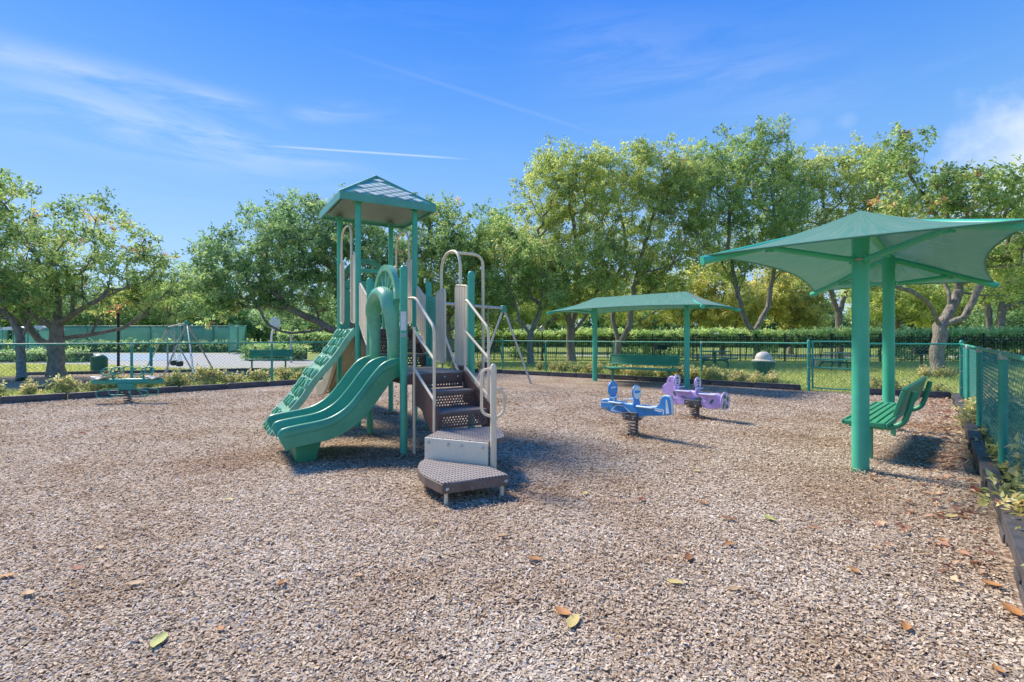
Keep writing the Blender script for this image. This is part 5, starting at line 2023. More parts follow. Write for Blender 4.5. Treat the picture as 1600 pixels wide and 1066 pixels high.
# ------------------------------------------------------------------ benches
def bench(label, loc, rz, length, slats, mat, leg_mat=None, legs=2):
    """Seat faces local -y; backrest leans to +y."""
    root = thing('park_bench', label, 'bench', loc, rz)
    lm = leg_mat or mat
    hx = length / 2
    sz = .44
    n = slats
    dep = .40
    seat = MB().box((0, -.02, sz - .025), (length - .10, dep - .02, .012)).build('seat', M[lm], root)
    for k, (y0, hgt) in enumerate(((-.225, .05), (.185, .05))):
        MB().box((0, y0, sz - .012), (length, .025, hgt)).build('seat_edge', M[mat], seat, bevel=.008)
    for s in (-1, 1):
        MB().box((s * (hx - .0125), -.02, sz - .012), (.025, dep - .02, .05)).build('seat_edge', M[mat], seat, bevel=.008)
    wd = (dep - .03) / n
    for i in range(n):
        MB().box((0, -.02 - (dep - .03) / 2 + wd * (i + .5), sz), (length - .055, wd * .72, .022)).build('slat', M[mat], seat, bevel=.006)
    # backrest
    ang = R(16)
    bx = Matrix.Rotation(-ang, 4, 'X')
    bc = Vector((0, .29, .69))
    back = MB().box(bc + bx.to_3x3() @ Vector((0, .014, 0)), (length - .10, .010, .28), M=bx).build('backrest', M[lm], root)
    m = max(3, n - 1)
    for i in range(m):
        z = -.14 + .28 * (i + .5) / m
        MB().box(bc + bx.to_3x3() @ Vector((0, 0, z)), (length - .055, .022, .28 / m * .74), M=bx).build('slat', M[mat], back, bevel=.006)
    for z in (-.15, .15):
        MB().box(bc + bx.to_3x3() @ Vector((0, 0, z)), (length, .04, .03), M=bx).build('back_edge', M[mat], back, bevel=.008)
    for s in (-1, 1):
        MB().box(bc + bx.to_3x3() @ Vector((s * (hx - .0125), 0, 0)), (.025, .04, .27), M=bx).build('back_edge', M[mat], back, bevel=.008)
    for s in ((-1, 1) if legs == 2 else (-1, 0, 1)):
        x = s * (hx - .22)
        lg = MB().box((x, .0, .19), (.055, .055, .46)).build('leg', M[lm], root, bevel=.006)
        MB().box((x, -.02, sz - .06), (.06, .36, .05)).build('seat_bracket', M[lm], lg, bevel=.006)
        arm = [(x, -.12, .385), (x, .16, .375), (x, .30, .43), (x, .345, .56), (x, .40, .80)]
        MB().tube(rounded(arm, .09, 5), .030, 12).build('back_support', M[mat], lg)
    return root


# under the big shade: backs on to the fence, seat towards the spring riders
c = Vector((4.76, 6.31, 0))
bench('long green slatted bench under the big shade on the right', c, math.atan2(1.75, 1.72) + math.pi, 2.26, 5, 'bench')
bench('long green mesh bench under the middle shade', Vector((3.95, 15.15, 0)), math.atan2(-1.05, 1.52), 2.25, 9, 'bench', 'bench')
fb_ = gp(420, 577)
bench('green park bench standing beyond the left fence by the court', fb_, R(6), 1.85, 4, 'bench', 'darkgreen')


# ------------------------------------------------------------------ springs and spring riders
def spring(parent, h, rad=.075, wire=.0145, turns=4.5, name='spring'):
    pts = []
    n = int(turns * 18)
    for i in range(n + 1):
        a = 2 * math.pi * turns * i / n
        z = wire + (h - 2 * wire) * i / n
        pts.append((rad * math.cos(a), rad * math.sin(a), z))
    o = MB().tube(pts, wire, 8).build(name, M['spring'], parent, smooth=60)
    MB().lathe([(rad + .02, -.02), (rad + .02, .012), (rad - .03, .016)], 18).build('base_plate', M['spring'], o)
    MB().box((0, 0, h + .03), (.22, .15, .075)).build('clamp', M['clampgrey'], o, bevel=.012)
    for x in (-.07, .07):
        MB().tube([(x, -.076, h + .03), (x, -.088, h + .03)], .016, 10).build('bolt', M['bolt'], o)
    return o


def outline(o, name, poly, x, z0, y, t, mat, parent, bevel=.006):
    return MB().prism(poly, (x, y, z0), (1, 0, 0), (0, 0, 1), (0, 1, 0), t).build(name, mat, parent, smooth=30, bevel=bevel)


def smooth_poly(pts, n=3):
    """Catmull-Rom through a closed outline."""
    out = []
    m = len(pts)
    for i in range(m):
        p0, p1, p2, p3 = [Vector(pts[(i + k) % m]) for k in (-1, 0, 1, 2)]
        for k in range(n):
            t = k / n
            q = .5 * ((2 * p1) + (p2 - p0) * t + (2 * p0 - 5 * p1 + 4 * p2 - p3) * t * t + (3 * p1 - p0 - 3 * p2 + p3) * t ** 3)
            out.append((q.x, q.y))
    return out


def disc_back(parent, x, zb, zc, rr, mat, face_mat, stem=.085, ring=None, deco=None, rx=None):
    """An upright seat back across the body: stem and round head, pale inlaid face."""
    rx = rx or rr * .92
    pts = [(-stem, zb)]
    for k in range(0, 25):
        a = R(235 - 290 * k / 24)
        pts.append((rx * math.cos(a), zc + rr * math.sin(a)))
    pts.append((stem, zb))
    o = MB().prism(pts, (x, 0, 0), (0, 1, 0), (0, 0, 1), (1, 0, 0), .024).build('seat_back', mat, parent, smooth=30, bevel=.005)
    el = lambda a_, b_: [(a_ * math.cos(R(15 * k)), b_ * math.sin(R(15 * k))) for k in range(24)]
    for sx in (-1, 1):
        f = MB().prism(el(rx * .90, rr * .90), (x + sx * .0125, 0, zc), (0, 1, 0), (0, 0, 1), (1, 0, 0), .003).build('face_inlay', face_mat, o, smooth=0)
        if deco:
            for (cy, cz, ay, az) in deco:
                MB().prism([(cy + ay * math.cos(R(30 * k)), cz + az * math.sin(R(30 * k))) for k in range(12)], (x + sx * .0145, 0, zc), (0, 1, 0), (0, 0, 1), (1, 0, 0), .002).build('inlay_patch', M[ring], f, smooth=0)
    return o


# blue aeroplane
ar = thing('spring_rider', 'blue aeroplane shaped spring rider with two round seat backs', 'spring rider', gp(988, 681), R(-50))
k = .000859
kx = k * 1.24
spring(ar, .23)
AP = [(2, 455), (15, 415), (45, 392), (110, 380), (160, 395), (215, 420), (420, 445), (560, 455), (760, 495), (880, 497), (930, 470), (965, 420), (985, 350), (1012, 312), (1050, 298), (1092, 318), (1112, 370), (1122, 450), (1130, 588), (1000, 605), (750, 625), (690, 648), (620, 658), (560, 648), (450, 612), (240, 605), (150, 575), (60, 542), (15, 505)]
AP = [(x, y - (x - 530) * .09) for x, y in AP]
AP2 = [((x - 530) * kx, (975 - y) * k) for x, y in AP]
bodies = []
def fat(poly, d):
    n = len(poly)
    area = sum(poly[i][0] * poly[(i + 1) % n][1] - poly[(i + 1) % n][0] * poly[i][1] for i in range(n))
    sg = 1 if area > 0 else -1
    out = []
    for i in range(n):
        a, b = Vector(poly[i - 1]), Vector(poly[(i + 1) % n])
        t = (b - a).normalized()
        out.append((poly[i][0] + sg * t.y * d, poly[i][1] - sg * t.x * d))
    return out


outline(ar, 'core_panel', fat(AP2, .010), 0, 0, 0, .046, M['bluewhite'], ar)
for y, nm in ((-.032, 'side_panel'), (.032, 'side_panel')):
    o = outline(ar, nm, AP2, 0, 0, y, .022, M['blue'], ar)
    ins = [(-.0125, .0)]
    sg = -1 if y < 0 else 1
    yo = y + sg * .0115

    def trim(pts, mat, nm2, th=.0035):
        MB().prism([((x - 530) * kx, (975 - z + (x - 530) * .09) * k) for x, z in pts], (0, yo, 0), (1, 0, 0), (0, 0, 1), (0, 1, 0), th).build(nm2, mat, o, smooth=0)
    trim([(2, 455), (15, 418), (36, 400), (30, 530), (12, 505)], M['bluewhite'], 'nose_trim')
    for i in range(5):
        trim([(44 + i * 26, 420), (62 + i * 26, 420), (62 + i * 26, 448), (44 + i * 26, 448)], M['bluewhite'], 'window_trim')
    for pts in ([(205, 555), (300, 462), (316, 470), (222, 560)], [(300, 462), (425, 478), (425, 490), (300, 474)], [(425, 478), (545, 590), (530, 600), (418, 492)], [(205, 555), (440, 592), (438, 606), (205, 572)],
                [(1060, 360), (1078, 360), (1112, 570), (1066, 580)], [(895, 512), (1005, 535), (1005, 556), (890, 540)], [(900, 496), (1020, 510), (1038, 530), (1034, 590), (1020, 590), (1020, 540), (1008, 524), (900, 508)]):
        trim(pts, M['bluewhite'], 'line_trim')
    # pale edge along the top of the panel
MB().box(((300 - 530) * kx, 0, (975 - 448) * k), (.22, .20, .022)).build('seat', M['bluewhite'], ar, bevel=.008)
MB().box(((770 - 530) * kx, 0, (975 - 462) * k), (.26, .20, .022)).build('seat', M['bluewhite'], ar, bevel=.008)
MB().box((0, 0, .30), (.26, .14, .09)).build('spacer', M['clampgrey'], ar, bevel=.01)
disc_back(ar, (205 - 530) * kx, .46, (975 - 230) * k, .115, M['blue'], M['blue'], ring='bluewhite', deco=[(0, -.150, .035, .035), (0, .02, .07, .012)])
disc_back(ar, (595 - 530) * kx, .42, (975 - 250) * k, .105, M['blue'], M['bluewhite'], ring='blue', deco=[(0, .008, .07, .022)])
for x in (-.30, -.02):
    MB().tube([(x, -.10, .52), (x, .10, .52)], .011, 8).build('hand_grip', M['bluewhite'], ar)
for sg in (-1, 1):
    MB().tube([(-.40, sg * .03, .36), (-.40, sg * .20, .36)], .012, 8).build('foot_peg', M['bolt'], ar)
    MB().tube([(-.02, sg * .03, .335), (-.02, sg * .21, .335)], .012, 8).build('foot_peg', M['bolt'], ar)

# lilac spotted animal
pr = thing('spring_rider', 'lilac spotted animal shaped spring rider with two round seat backs', 'spring rider', gp(1085, 653), R(-52))
k = .00084
kx = k * 1.24
spring(pr, .19)
PP = [(122, 352), (118, 420), (135, 478), (210, 495), (290, 530), (312, 580), (305, 640), (330, 692), (400, 706), (480, 702), (590, 684), (650, 655), (760, 650), (860, 668), (910, 722), (1000, 748), (1090, 746), (1160, 728), (1190, 680), (1190, 480), (1150, 446), (1000, 456), (840, 436), (700, 422), (560, 430), (420, 412), (405, 340), (375, 260), (365, 170), (335, 128), (300, 118), (255, 140), (226, 195), (220, 262), (155, 312)]
PP = [(x, y - (x - 730) * .05) for x, y in PP]
PP2 = [((x - 730) * kx, (965 - y) * k) for x, y in PP]
outline(pr, 'core_panel', fat(PP2, .009), 0, 0, 0, .046, M['purplepale'], pr)
for y in (-.032, .032):
    o = outline(pr, 'side_panel', PP2, 0, 0, y, .022, M['purple'], pr)
    yo = y + (-.0115 if y < 0 else .0115)
    for cx_, cz_, a_, b_, rot in ((382, 495, 26, 52, -25), (555, 552, 58, 14, 3), (830, 552, 66, 30, 4), (1062, 585, 24, 56, 30)):
        c_, s_ = math.cos(R(rot)), math.sin(R(rot))
        MB().prism([((cx_ - 730 + a_ * math.cos(R(24 * q)) * c_ + b_ * math.sin(R(24 * q)) * s_) * kx, (965 - cz_ - (-a_ * math.cos(R(24 * q)) * s_ + b_ * math.sin(R(24 * q)) * c_) * -1) * k) for q in range(15)], (0, yo, 0), (1, 0, 0), (0, 0, 1), (0, 1, 0), .0035).build('spot', M['spot'], o, smooth=0)
    # eye, nostril and the arcs of the feet
    MB().tube([((x - 730) * kx, yo, (965 - z) * k) for x, z in ((300, 195), (272, 230), (300, 262))], .0045, 6).build('eye_mark', M['spot'], o)
    MB().tube([((x - 730) * kx, yo, (965 - z) * k) for x, z in ((132, 375), (132, 400))], .008, 6).build('nostril_mark', M['spot'], o)
    for x0 in (400, 960):
        MB().tube([((x0 - 730 + 85 * math.cos(R(a))) * kx, yo, (965 - (665 - 75 * math.sin(R(a)))) * k) for a in range(20, 175, 15)], .0035, 6).build('foot_line', M['purplepale'], o)
MB().box(((560 - 730) * kx, 0, (965 - 424) * k), (.27, .20, .022)).build('seat', M['purplepale'], pr, bevel=.008)
MB().box(((1000 - 730) * kx, 0, (965 - 446) * k), (.29, .20, .022)).build('seat', M['purplepale'], pr, bevel=.008)
MB().box((0, 0, .27), (.30, .168, .10)).build('spacer', M['clampgrey'], pr, bevel=.01)
dd = [(0, .045, .04, .022), (0, -.045, .03, .02), (0, 0, .05, .008)]
disc_back(pr, (400 - 730) * kx, .44, (965 - 225) * k, .105, M['purple'], M['purplepale'], ring='spot', deco=dd)
disc_back(pr, (790 - 730) * kx, .42, (965 - 245) * k, .105, M['purple'], M['purplepale'], ring='spot', deco=dd)
tl = disc_back(pr, (1265 - 730) * kx, .30, (965 - 560) * k, .155, M['purple'], M['purplepale'], stem=.06, ring='spot', deco=[(-.04, .08, .045, .035), (.055, .03, .035, .05), (-.03, -.02, .05, .04), (.03, -.085, .045, .035), (-.075, -.07, .025, .04)])
tl.name = 'tail_disc'
MB().box(((1225 - 730) * kx, 0, (965 - 580) * k), (.12, .10, .06)).build('tail_spacer', M['purple'], pr, bevel=.008)
for x in (-.26, .10):
    MB().tube([(x, -.10, .52), (x, .10, .52)], .011, 8).build('hand_grip', M['purplepale'], pr)
for sg in (-1, 1):
    MB().tube([(-.42, sg * .03, .33), (-.42, sg * .20, .33)], .012, 8).build('foot_peg', M['bolt'], pr)
    MB().tube([(-.03, sg * .03, .29), (-.03, sg * .21, .29)], .012, 8).build('foot_peg', M['bolt'], pr)

# ------------------------------------------------------------------ green spring seesaw
sw = thing('spring_seesaw', 'green two seat spring seesaw with ring handles near the left fence', 'seesaw', gp(200, 629), R(8))
spring(sw, .20, .07, .014, 3.5)
MB().tube([(-.69, 0, .45), (-.66, 0, .452), (0, 0, .455), (.66, 0, .452), (.69, 0, .45)], [.045, .062, .064, .062, .045], 16).build('beam', M['fence'], sw)
MB().prism([(-.17, .42), (.15, .42), (.12, .27), (-.12, .27)], (0, 0, 0), (1, 0, 0), (0, 0, 1), (0, 1, 0), .17).build('centre_bracket', M['fence'], sw, bevel=.012)
for s in (-1, 1):
    st_ = []
    for i in range(13):
        x = -.14 + .28 * i / 12
        zz = .525 + .022 * math.cos(x / .14 * math.pi) * -1 + .015
        st_.append([(s * .53 + x, y, zz - .012 * abs(y / .12) ** 2) for y in [-.12 + .24 * j / 8 for j in range(9)]])
    MB().grid(st_).build('seat', M['cream'], sw, smooth=60, solid=.025)
    x = s * .30
    hd_ = MB().tube([(x, 0, .48), (x, 0, .60)], .016, 10).build('handle', M['fence'], sw)
    for y in (-.10, .10):
        ringp = [(x + .13 * math.cos(R(a)) * 1.0 + y * .3, y + .05 * math.sin(R(a)), .675 + .075 * math.sin(R(a))) for a in range(0, 360, 20)]
        MB().tube(ringp, .0125, 8, closed=True).build('ring', M['fence'], hd_)
    fp = [(s * .14, -.20, .12), (s * .50, -.20, .12), (s * .52, -.20, .24), (s * .22, -.20, .26)]
    for y in (-.20, .20):
        MB().tube(rounded([(s * .10, y * .5, .30), (s * .16, y, .14), (s * .48, y, .14), (s * .50, y, .26), (s * .20, y * .6, .30)], .05, 4), .013, 8).build('foot_rest', M['fence'], sw)
MB().tube([(-.16 + .32 * i / 10, 0, .70 + .075 * math.sin(math.pi * i / 10)) for i in range(11)], .0125, 8).build('handle_bow', M['fence'], sw)


# ------------------------------------------------------------------ swing sets
def swing_set(label, a, b, feet_a, feet_b, seats, pipe=.03):
    root = thing('swing_set', label, 'swing', (a[0], a[1], 0))
    o = Vector((a[0], a[1], 0))
    A, B = Vector(a) - o, Vector(b) - o
    MB().tube([A, B], pipe * 1.15, 12).build('top_beam', M['galv'], root)
    for P, feet in ((A, feet_a), (B, feet_b)):
        cap = MB().box(P + Vector((0, 0, -.02)), (.13, .13, .20), math.atan2(B.y - A.y, B.x - A.x)).build('corner_fitting', M['fence'], root, bevel=.02)
        for f in feet:
            MB().tube([P, Vector((f[0], f[1], 0)) - o], pipe, 10).build('leg', M['galv'], root)
    for t, zs in seats:
        p = A.lerp(B, t)
        d = (B - A).normalized()
        n = Vector((-d.y, d.x, 0))
        stx = MB()
        s_ = Vector((p.x, p.y, zs))
        prof = [(.05, 0), (.115, .02), (.125, .10), (.12, .19), (.105, .20), (.108, .10), (.095, .03), (.02, .02)]
        stx.lathe(prof, 16, s_)
        se = stx.build('bucket_seat', M['black'], root, smooth=50)
        for sd in (-1, 1):
            for e in (-1, 1):
                MB().tube([s_ + d * (sd * .10) + n * (e * .06) + Vector((0, 0, .19)), s_ + d * (sd * .13) + Vector((0, 0, .45)), p + d * (sd * .15)], .006, 5).build('chain', M['galv'], se)
    return root


swing_set('grey pipe swing set with black bucket seats behind the play structure', (-.25, 14.5, 2.25), (-1.95, 12.05, 2.25), [(.57, 14.8), (-1.07, 14.8)], [(-1.15, 12.35), (-2.77, 12.35)], [(.30, .50), (.62, .50)], .031)
na, fa_ = at(292, 505, 18.0), at(262, 511, 20.2)
swing_set('grey tripod swing set beyond the left fence in front of the court', tuple(na), tuple(fa_), [gp(256, 586).xy, gp(304, 597).xy, gp(335, 581).xy], [gp(227, 579).xy, gp(262, 583).xy, gp(301, 580).xy], [(.35, .28), (.65, .28)], .028)


# ------------------------------------------------------------------ bins, tables, grills, lamps
p = gp(155, 583)
bn = thing('litter_bin', 'green domed litter bin on the lawn beyond the left fence', 'bin', p)
MB().lathe([(.24, 0), (.265, .02), (.27, .50), (.275, .52)], 20).build('body', M['bin'], bn)
MB().lathe([(.275, .522), (.28, .54), (.265, .58), (.21, .66), (.12, .72), (.001, .74)], 20).build('dome_lid', M['bin'], bn)
MB().box((0, -.235, .60), (.22, .06, .09)).build('flap', M['darkgreen'], bn, bevel=.01)
p = gp(1193, 598)
bn = thing('litter_bin', 'dark green litter bin with pale dome top left of the gate', 'bin', p)
mb = MB()
mb.lathe([(.20, .08), (.215, .10), (.31, .60), (.325, .64), (.325, .66)], 20)
mb.build('body', M['darkgreen'], bn)
for i in range(22):
    a = 2 * math.pi * i / 22
    MB().bar((.222 * math.cos(a), .222 * math.sin(a), .09), (.326 * math.cos(a), .326 * math.sin(a), .63), .045, .012, up=(math.cos(a), math.sin(a), 0)).build('slat', M['darkgreen'], bn)
MB().lathe([(.335, .66), (.34, .69), (.30, .70), (.245, .72), (.235, .80), (.19, .89), (.10, .945), (.001, .96)], 22).build('dome_lid', M['cream'], bn)
for i in range(4):
    a = math.pi / 4 + math.pi / 2 * i
    MB().box((.17 * math.cos(a), .17 * math.sin(a), .04), (.04, .04, .12)).build('foot', M['darkgreen'], bn)


def picnic(label, loc, rz):
    t = thing('picnic_table', label, 'table', loc, rz)
    top = MB().box((0, 0, .745), (.92, .92, .035)).build('table_top', M['darkgreen'], t, bevel=.012)
    for i in range(9):
        MB().box((-.40 + .1 * i, 0, .768), (.07, .90, .012)).build('slat', M['darkgreen'], top)
    MB().box((0, 0, .45), (.10, .10, .58)).build('pedestal', M['darkgreen'], t, bevel=.01)
    for i in range(4):
        a = math.pi / 2 * i
        d = Vector((math.cos(a), math.sin(a), 0))
        n = Vector((-d.y, d.x, 0))
        MB().box(d * .80 + Vector((0, 0, .44)), (.27, .85, .045), a).build('seat', M['darkgreen'], t, bevel=.012)
        MB().tube(rounded([d * .05 + Vector((0, 0, .36)), d * .55 + Vector((0, 0, .36)), d * .74 + Vector((0, 0, .30)), d * .80 + Vector((0, 0, -.02))], .12, 5), .03, 8).build('leg', M['darkgreen'], t)
        MB().tube([d * .55 + Vector((0, 0, .37)), d * .80 + Vector((0, 0, .42))], .025, 8).build('seat_arm', M['darkgreen'], t)


picnic('dark green picnic table on the lawn left of the litter bin', gp(1117, 575), R(20))
picnic('dark green picnic table on the lawn seen through the gate', gp(1312, 580), R(35))


def grill(label, loc, rz):
    t = thing('park_grill', label, 'grill', loc, rz)
    MB().lathe([(.04, -.05), (.04, .72)], 10).build('pedestal', M['iron'], t)
    mb = MB()
    mb.box((0, .20, .86), (.52, .012, .26)).box((-.26, 0, .86), (.012, .40, .26)).box((.26, 0, .86), (.012, .40, .26)).box((0, 0, .735), (.53, .41, .012))
    mb.build('firebox', M['iron'], t)
    g = MB()
    for i in range(11):
        g.box((-.24 + .048 * i, -.02, .93), (.012, .42, .012))
    g.build('grate', M['iron'], t)['kind'] = 'stuff'
    MB().tube([(-.15, -.25, .93), (-.15, -.32, .95), (.15, -.32, .95), (.15, -.25, .93)], .012, 8).build('handle', M['iron'], t)


grill('black pedestal grill on the lawn behind the middle bench', gp(1032, 568), R(10))
grill('black pedestal grill beside the gnarled grey tree', gp(1440, 583), R(-20))


def lamp(label, loc, h):
    t = thing('lamp_post', label, 'lamp', loc)
    MB().lathe([(.11, 0), (.11, .12), (.07, .16), (.055, .5), (.04, h - .42), (.06, h - .40), (.03, h - .36)], 14).build('pole', M['iron'], t)
    MB().lathe([(.05, h - .36), (.13, h - .28), (.15, h - .18), (.13, h - .06), (.06, h + .02), (.02, h + .05)], 16).build('globe', M['white'], t)
    MB().lathe([(.03, h + .05), (.012, h + .10), (.001, h + .13)], 10).build('finial', M['iron'], t)


lamp('black lamp post with white acorn globe left of the middle shade', gp(847, 564), 2.05)
p = gp(185, 583)
dk_ = thing('banner_pole', 'slim black pole beyond the left fence beside the green bin', 'pole', p)
MB().lathe([(.05, 0), (.04, 2.9)], 12).build('shaft', M['iron'], dk_)
for z in (.05, 1.7, 2.3, 2.88):
    MB().lathe([(.06, z - .03), (.065, z), (.06, z + .03)], 12).build('collar', M['iron'], dk_)
p = gp(455, 567)
wp = thing('white_pole', 'pale steel fence pole on the lawn behind the park bench', 'pole', p)
MB().lathe([(.06, 0), (.06, 1.62)], 12).build('shaft', M['galv'], wp)
MB().lathe([(.068, 1.60), (.07, 1.64), (.03, 1.69), (.001, 1.70)], 12).build('cap', M['galv'], wp)


def hoop(label, base, h, yaw, wd=1.1):
    t = thing('basketball_hoop', label, 'basketball hoop', base, yaw)
    MB().tube(rounded([(0, 1.0, 0), (0, 1.0, h - .3), (0, .1, h + .25)], .5, 5), .07, 10).build('support', M['white'], t)
    fan = [(.55 * wd * math.cos(R(a)), .42 + .42 * math.sin(R(a))) for a in range(0, 181, 12)]
    pts = fan + [(-.48 * wd, .12), (-.26 * wd, -.05), (.26 * wd, -.05), (.48 * wd, .12)]
    bd = MB().prism(pts, (0, 0, h), (1, 0, 0), (0, 0, 1), (0, 1, 0), .05).build('backboard', M['white'], t, bevel=.015)
    MB().tube([(.225 * math.cos(R(a)), -.30 + .225 * math.sin(R(a)), h + .14) for a in range(0, 360, 20)], .012, 6, closed=True).build('rim', paint('orange_rim', (.5, .12, .02), .5), bd)


hb = at(430, HOR, 34)
hb.z = 0
hoop('white fan shaped basketball backboard seen under the dense tree', hb, 1.95, R(40), .62)
hb = at(826, HOR, 37)
hb.z = 0
hoop('white basketball backboard behind the small forked tree', hb, 1.5, R(-10), .75)


# ------------------------------------------------------------------ the court beyond
def windscreen_mat():
    m, nt, b = new_mat('green_windscreen')
    L = nt.links
    t = nd(nt, 'ShaderNodeTexCoord')
    n1 = nd(nt, 'ShaderNodeTexNoise', Scale=1.2, Detail=6.0, Roughness=.7)
    L.new(t.outputs['Object'], n1.inputs['Vector'])
    cr = nd(nt, 'ShaderNodeValToRGB')
    cr.color_ramp.elements[0].position = .3
    cr.color_ramp.elements[1].position = .7
    cr.color_ramp.elements[0].color = (.150, .400, .310, 1)
    cr.color_ramp.elements[1].color = (.220, .480, .380, 1)
    L.new(n1.outputs[0], cr.inputs[0])
    L.new(cr.outputs[0], b.inputs['Base Color'])
    b.inputs['Roughness'].default_value = .85
    tr = nd(nt, 'ShaderNodeBsdfTranslucent')
    L.new(cr.outputs[0], tr.inputs['Color'])
    mx = nd(nt, 'ShaderNodeMixShader')
    mx.inputs[0].default_value = .5
    L.new(b.outputs[0], mx.inputs[1])
    L.new(tr.outputs[0], mx.inputs[2])
    pore = nd(nt, 'ShaderNodeBsdfTransparent')
    m2 = nd(nt, 'ShaderNodeMixShader')
    m2.inputs[0].default_value = .38
    L.new(mx.outputs[0], m2.inputs[1])
    L.new(pore.outputs[0], m2.inputs[2])
    L.new(m2.outputs[0], nt.nodes['Material Output'].inputs['Surface'])
    return m


M['screen'] = windscreen_mat()


def court_fence(label, a, b, h, step=3.0, z0=.25):
    root = thing('court_fence', label, 'fence', (a[0], a[1], 0))
    A, B = Vector((0, 0, 0)), Vector((b[0] - a[0], b[1] - a[1], 0))
    L = (B - A).length
    n = max(1, round(L / step))
    for i in range(n + 1):
        MB().lathe([(.045, 0), (.045, h + .05), (.001, h + .08)], 10, A.lerp(B, i / n)).build('post', M['fence'], root)
    for z in (h, z0):
        MB().tube([A + Vector((0, 0, z)), B + Vector((0, 0, z))], .03, 8).build('rail', M['fence'], root)
    d = (B - A) / L
    nn = Vector((-d.y, d.x, 0))
    for i in range(n):
        P = []
        for j in range(7):
            s = (i + j / 6) / n
            P.append([A.lerp(B, s) + Vector((0, 0, z0 + (h - .06 - z0) * q / 4)) - nn * (.05 + .05 * math.sin(j / 6 * math.pi) * math.sin(q / 4 * math.pi)) for q in range(5)])
        MB().grid(P).build('windscreen', M['screen'], root, smooth=60, solid=.004)


court_fence('green windscreen fence across the far end of the court', (-46, 46.4), (-25.2, 46.4), 2.45)
court_fence('green windscreen fence panel at the right corner of the court', (-25.0, 46.2), (-23.6, 41.0), 2.45)
court_fence('low green court fence behind the big spreading tree', (-62, 44.0), (-47.5, 46.3), 2.3)
for i, px in enumerate((32, 71)):
    q = at(px, HOR, 38)
    q.z = 0
    sh = thing('bench_shelter', ('leftmost' if i == 0 else 'second') + ' white topped shelter beside the court behind the left trees', 'shelter', q, R(10))
    MB().grid([[(-.95 + 1.9 * u / 10, -.6 + 1.2 * v, 1.98 + .22 * math.sin(math.pi * u / 10)) for v in (0, .5, 1)] for u in range(11)]).build('roof', M['white'], sh, smooth=60, solid=.05)
    for x in (-.85, .85):
        for y in (-.5, .5):
            MB().lathe([(.035, 0), (.035, 2.0)], 8, (x, y, 0)).build('post', M['fence'], sh)
    MB().grid([[(-.85 + 1.7 * u / 4, .5, .4 + 1.5 * v / 3) for v in range(4)] for u in range(5)]).build('back_screen', M['screen'], sh, smooth=60, solid=.01)
    MB().box((0, .2, .44), (1.5, .35, .05)).build('seat', M['bench'], sh, bevel=.01)
    for x in (-.6, .6):
        MB().box((x, .2, .21), (.06, .3, .42)).build('seat_leg', M['bench'], sh)
# low black edging round the swing area
for a, b, lb in (((-18, 18), (-10.4, 20.4), 'low black edging behind the tripod swing set'), ((-12.5, 12.6), (-8.0, 16.4), 'low black edging in front of the tripod swing set')):
    e = thing('border_edging', lb, 'edging', (a[0], a[1], 0))
    A, B = Vector((0, 0, 0)), Vector((b[0] - a[0], b[1] - a[1], 0))
    n = round((B - A).length / 1.2)
    for i in range(n):
        p, q = A.lerp(B, i / n), A.lerp(B, (i + .985) / n)
        MB().bar(p + Vector((0, 0, .05)), q + Vector((0, 0, .05)), .12, .14).build('border_timber', M['timber'], e, bevel=.012)


# ------------------------------------------------------------------ fallen leaves
def dry(name, a, b):
    m = paint(name, a, .6, .2, 30, .2, 60, fade=b)
    return m


LM = {'orange': dry('dry_leaf_orange', (.42, .17, .045), (.56, .27, .09)), 'tan': dry('dry_leaf_tan', (.46, .28, .13), (.58, .40, .22)), 'yellow': dry('dry_leaf_yellow', (.55, .42, .12), (.66, .54, .22)),
      'red': dry('dry_leaf_red', (.22, .035, .02), (.34, .08, .035)), 'green': dry('fallen_leaf_green', (.40, .42, .10), (.52, .52, .18)), 'brown': dry('dry_leaf_brown', (.24, .10, .04), (.36, .17, .07))}


def dead_leaf_mesh(seed):
    r = random.Random(seed)
    n = 9
    curl, twist = r.uniform(.1, .35), r.uniform(-.5, .5)
    rows = []
    for i in range(n):
        t = i / (n - 1)
        wd = .5 * math.sin(math.pi * (t * .94 + .03)) ** .8 * .52
        row = []
        for j in range(5):
            s = (j - 2) / 2
            row.append((t - .5, s * wd + .06 * math.sin(t * 3), curl * (abs(s) ** 1.5) * wd + .25 * curl * (2 * t - 1) ** 2 + twist * s * wd * (t - .5) + r.uniform(-.012, .012)))
        rows.append(row)
    mb = MB().grid(rows)
    st_ = MB()
    mb.tube([(-.5, 0, .03), (-.62, .02, .05), (-.72, .05, .03)], .012, 4)
    zmin = min(v[2] for v in mb.v)
    mb.v = [(x, y, z - zmin) for x, y, z in mb.v]
    return mb


DL = {}
for cname, mt in LM.items():
    for v in range(2):
        me = dead_leaf_mesh(v + len(DL)).mesh('fallen_leaf', 60)
        me.materials.append(mt)
        DL[(cname, v)] = me


def fallen(px, py, colour, size, where):
    q = gp(px, py)
    o = link('fallen_leaf', DL[(colour, random.randrange(2))], None, (q.x, q.y, .026))
    o.rotation_euler = (random.uniform(-.1, .1), random.uniform(-.1, .1), random.uniform(0, 6.28))
    o.scale = (size * .95, size * .95, size * .95 * random.uniform(.7, 1.1))
    cn = {'green': 'yellow green', 'red': 'dark red', 'tan': 'pale tan'}.get(colour, colour)
    tag(o, f'{cn} fallen leaf {where}', 'leaf', 'fallen leaves on the wood chips')


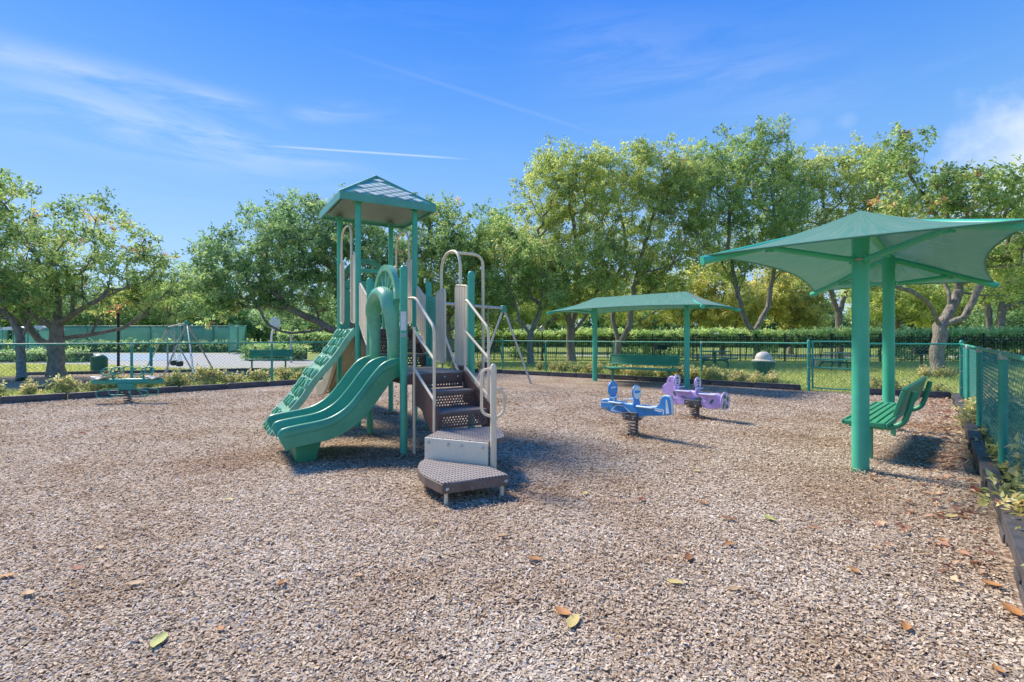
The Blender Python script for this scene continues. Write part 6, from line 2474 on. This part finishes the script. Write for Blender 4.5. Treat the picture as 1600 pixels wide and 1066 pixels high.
for a in ((10, 907, 'orange', .10, 'at the left edge of the picture'), (46, 934, 'tan', .10, 'low at the left edge, below the orange leaf'), (122, 893, 'red', .085, 'left, in the near corner'),
          (213, 917, 'tan', .085, 'between the dark red leaf and the lower middle'), (250, 1010, 'green', .115, 'in the near left corner'), (440, 918, 'orange', .085, 'left of the near middle'),
          (357, 785, 'yellow', .085, 'left of the slide shadow'), (155, 862, 'tan', .075, 'left, above the dark red leaf'), (345, 990, 'orange', .055, 'right of the yellow green leaf'),
          (420, 850, 'tan', .06, 'well below the slide foot'), (880, 964, 'orange', .105, 'touching the long yellow leaf'), (897, 979, 'yellow', .12, 'and touching an orange one at the bottom centre'),
          (834, 880, 'orange', .095, 'below the base step'), (1055, 917, 'yellow', .095, 'near the middle right bottom'), (1075, 877, 'brown', .105, 'above the pale yellow leaf at right'),
          (915, 775, 'yellow', .09, 'right of the base step'), (1003, 785, 'red', .10, 'below the blue aeroplane'), (1098, 790, 'orange', .10, 'below the lilac animal'),
          (1138, 815, 'brown', .12, 'left of the yellow green leaf on the right'), (1203, 815, 'green', .12, 'on the right, level with the base step'), (785, 842, 'tan', .08, 'just below the base step shadow'),
          (815, 762, 'orange', .10, 'at the right corner of the base step'), (1140, 856, 'orange', .08, 'below the brown leaf on the right'), (1145, 926, 'tan', .08, 'low on the right of the yellow leaf'),
          (1333, 898, 'orange', .085, 'alone in the lower right'), (1415, 988, 'orange', .075, 'in the near right corner'), (1580, 962, 'orange', .115, 'against the right edging near the bottom'),
          (1550, 920, 'orange', .10, 'beside the right edging'), (1560, 1056, 'orange', .06, 'in the bottom right corner'), (1487, 786, 'yellow', .10, 'in the shade canopy shadow'),
          (1485, 811, 'yellow', .10, 'below the shade canopy shadow'), (1525, 769, 'red', .13, 'in the shadow beside the right edging'), (1365, 752, 'orange', .10, 'at the foot of the near shade post'),
          (1090, 740, 'yellow', .09, 'between the lilac animal and the camera'), (680, 820, 'tan', .07, 'left of the base step'), (1270, 830, 'tan', .06, 'right of the yellow green leaf'),
          (560, 905, 'tan', .06, 'low in the middle left'), (1473, 850, 'orange', .07, 'near the edge of the canopy shadow'), (500, 770, 'yellow', .08, 'below the slide'), (455, 775, 'tan', .08, 'below the slide foot, left of another leaf')):
    fallen(*a)


def litter():
    """Dry leaves drifted against the right edging and under the trees."""
    r = np.random.default_rng(5)
    n = 520
    Yl = 2.8 + 8.3 * r.random(n) ** .75
    off = np.abs(r.normal(0, .30, n)) + .03
    Xl = .42 + .8524 * Yl - off * 1.25
    m = 500
    Ya = 7 + 9 * r.random(m)
    Xa = r.uniform(-1, 1, m) * Ya
    ok = (Xa < .3 + .8524 * Ya) & ((Ya - 13.6) < .98 * (Xa + 6.9)) & ((Ya - 15.4) < -.72 * (Xa - 4))
    P = np.concatenate([np.stack([Xl, Yl, .018 + .02 * r.random(n)], 1), np.stack([Xa, Ya, .02 + 0 * Xa], 1)[ok]])
    n = len(P)
    D = r.normal(size=(n, 3))
    D[:, 2] *= .15
    N = r.normal(0, .35, (n, 3))
    N[:, 2] += 1
    V, F = leaf_batch(P, D, N, .05 + .05 * r.random(n), .03 + .02 * r.random(n))
    V[:, 2] = np.maximum(V[:, 2], .012)
    mt = leafmat('dry_leaf_litter', [(0, (.13, .045, .018)), (.4, (.26, .12, .04)), (.75, (.32, .19, .08)), (1, (.36, .27, .11))], .15, .7)
    o = link('leaf_litter', np_mesh('leaf_litter', V, F, mt, {'tint': np.repeat(r.random(n), 4)}))
    tag(o, 'drift of small dry orange leaves along the right edging', 'leaf litter', kind='stuff')


litter()
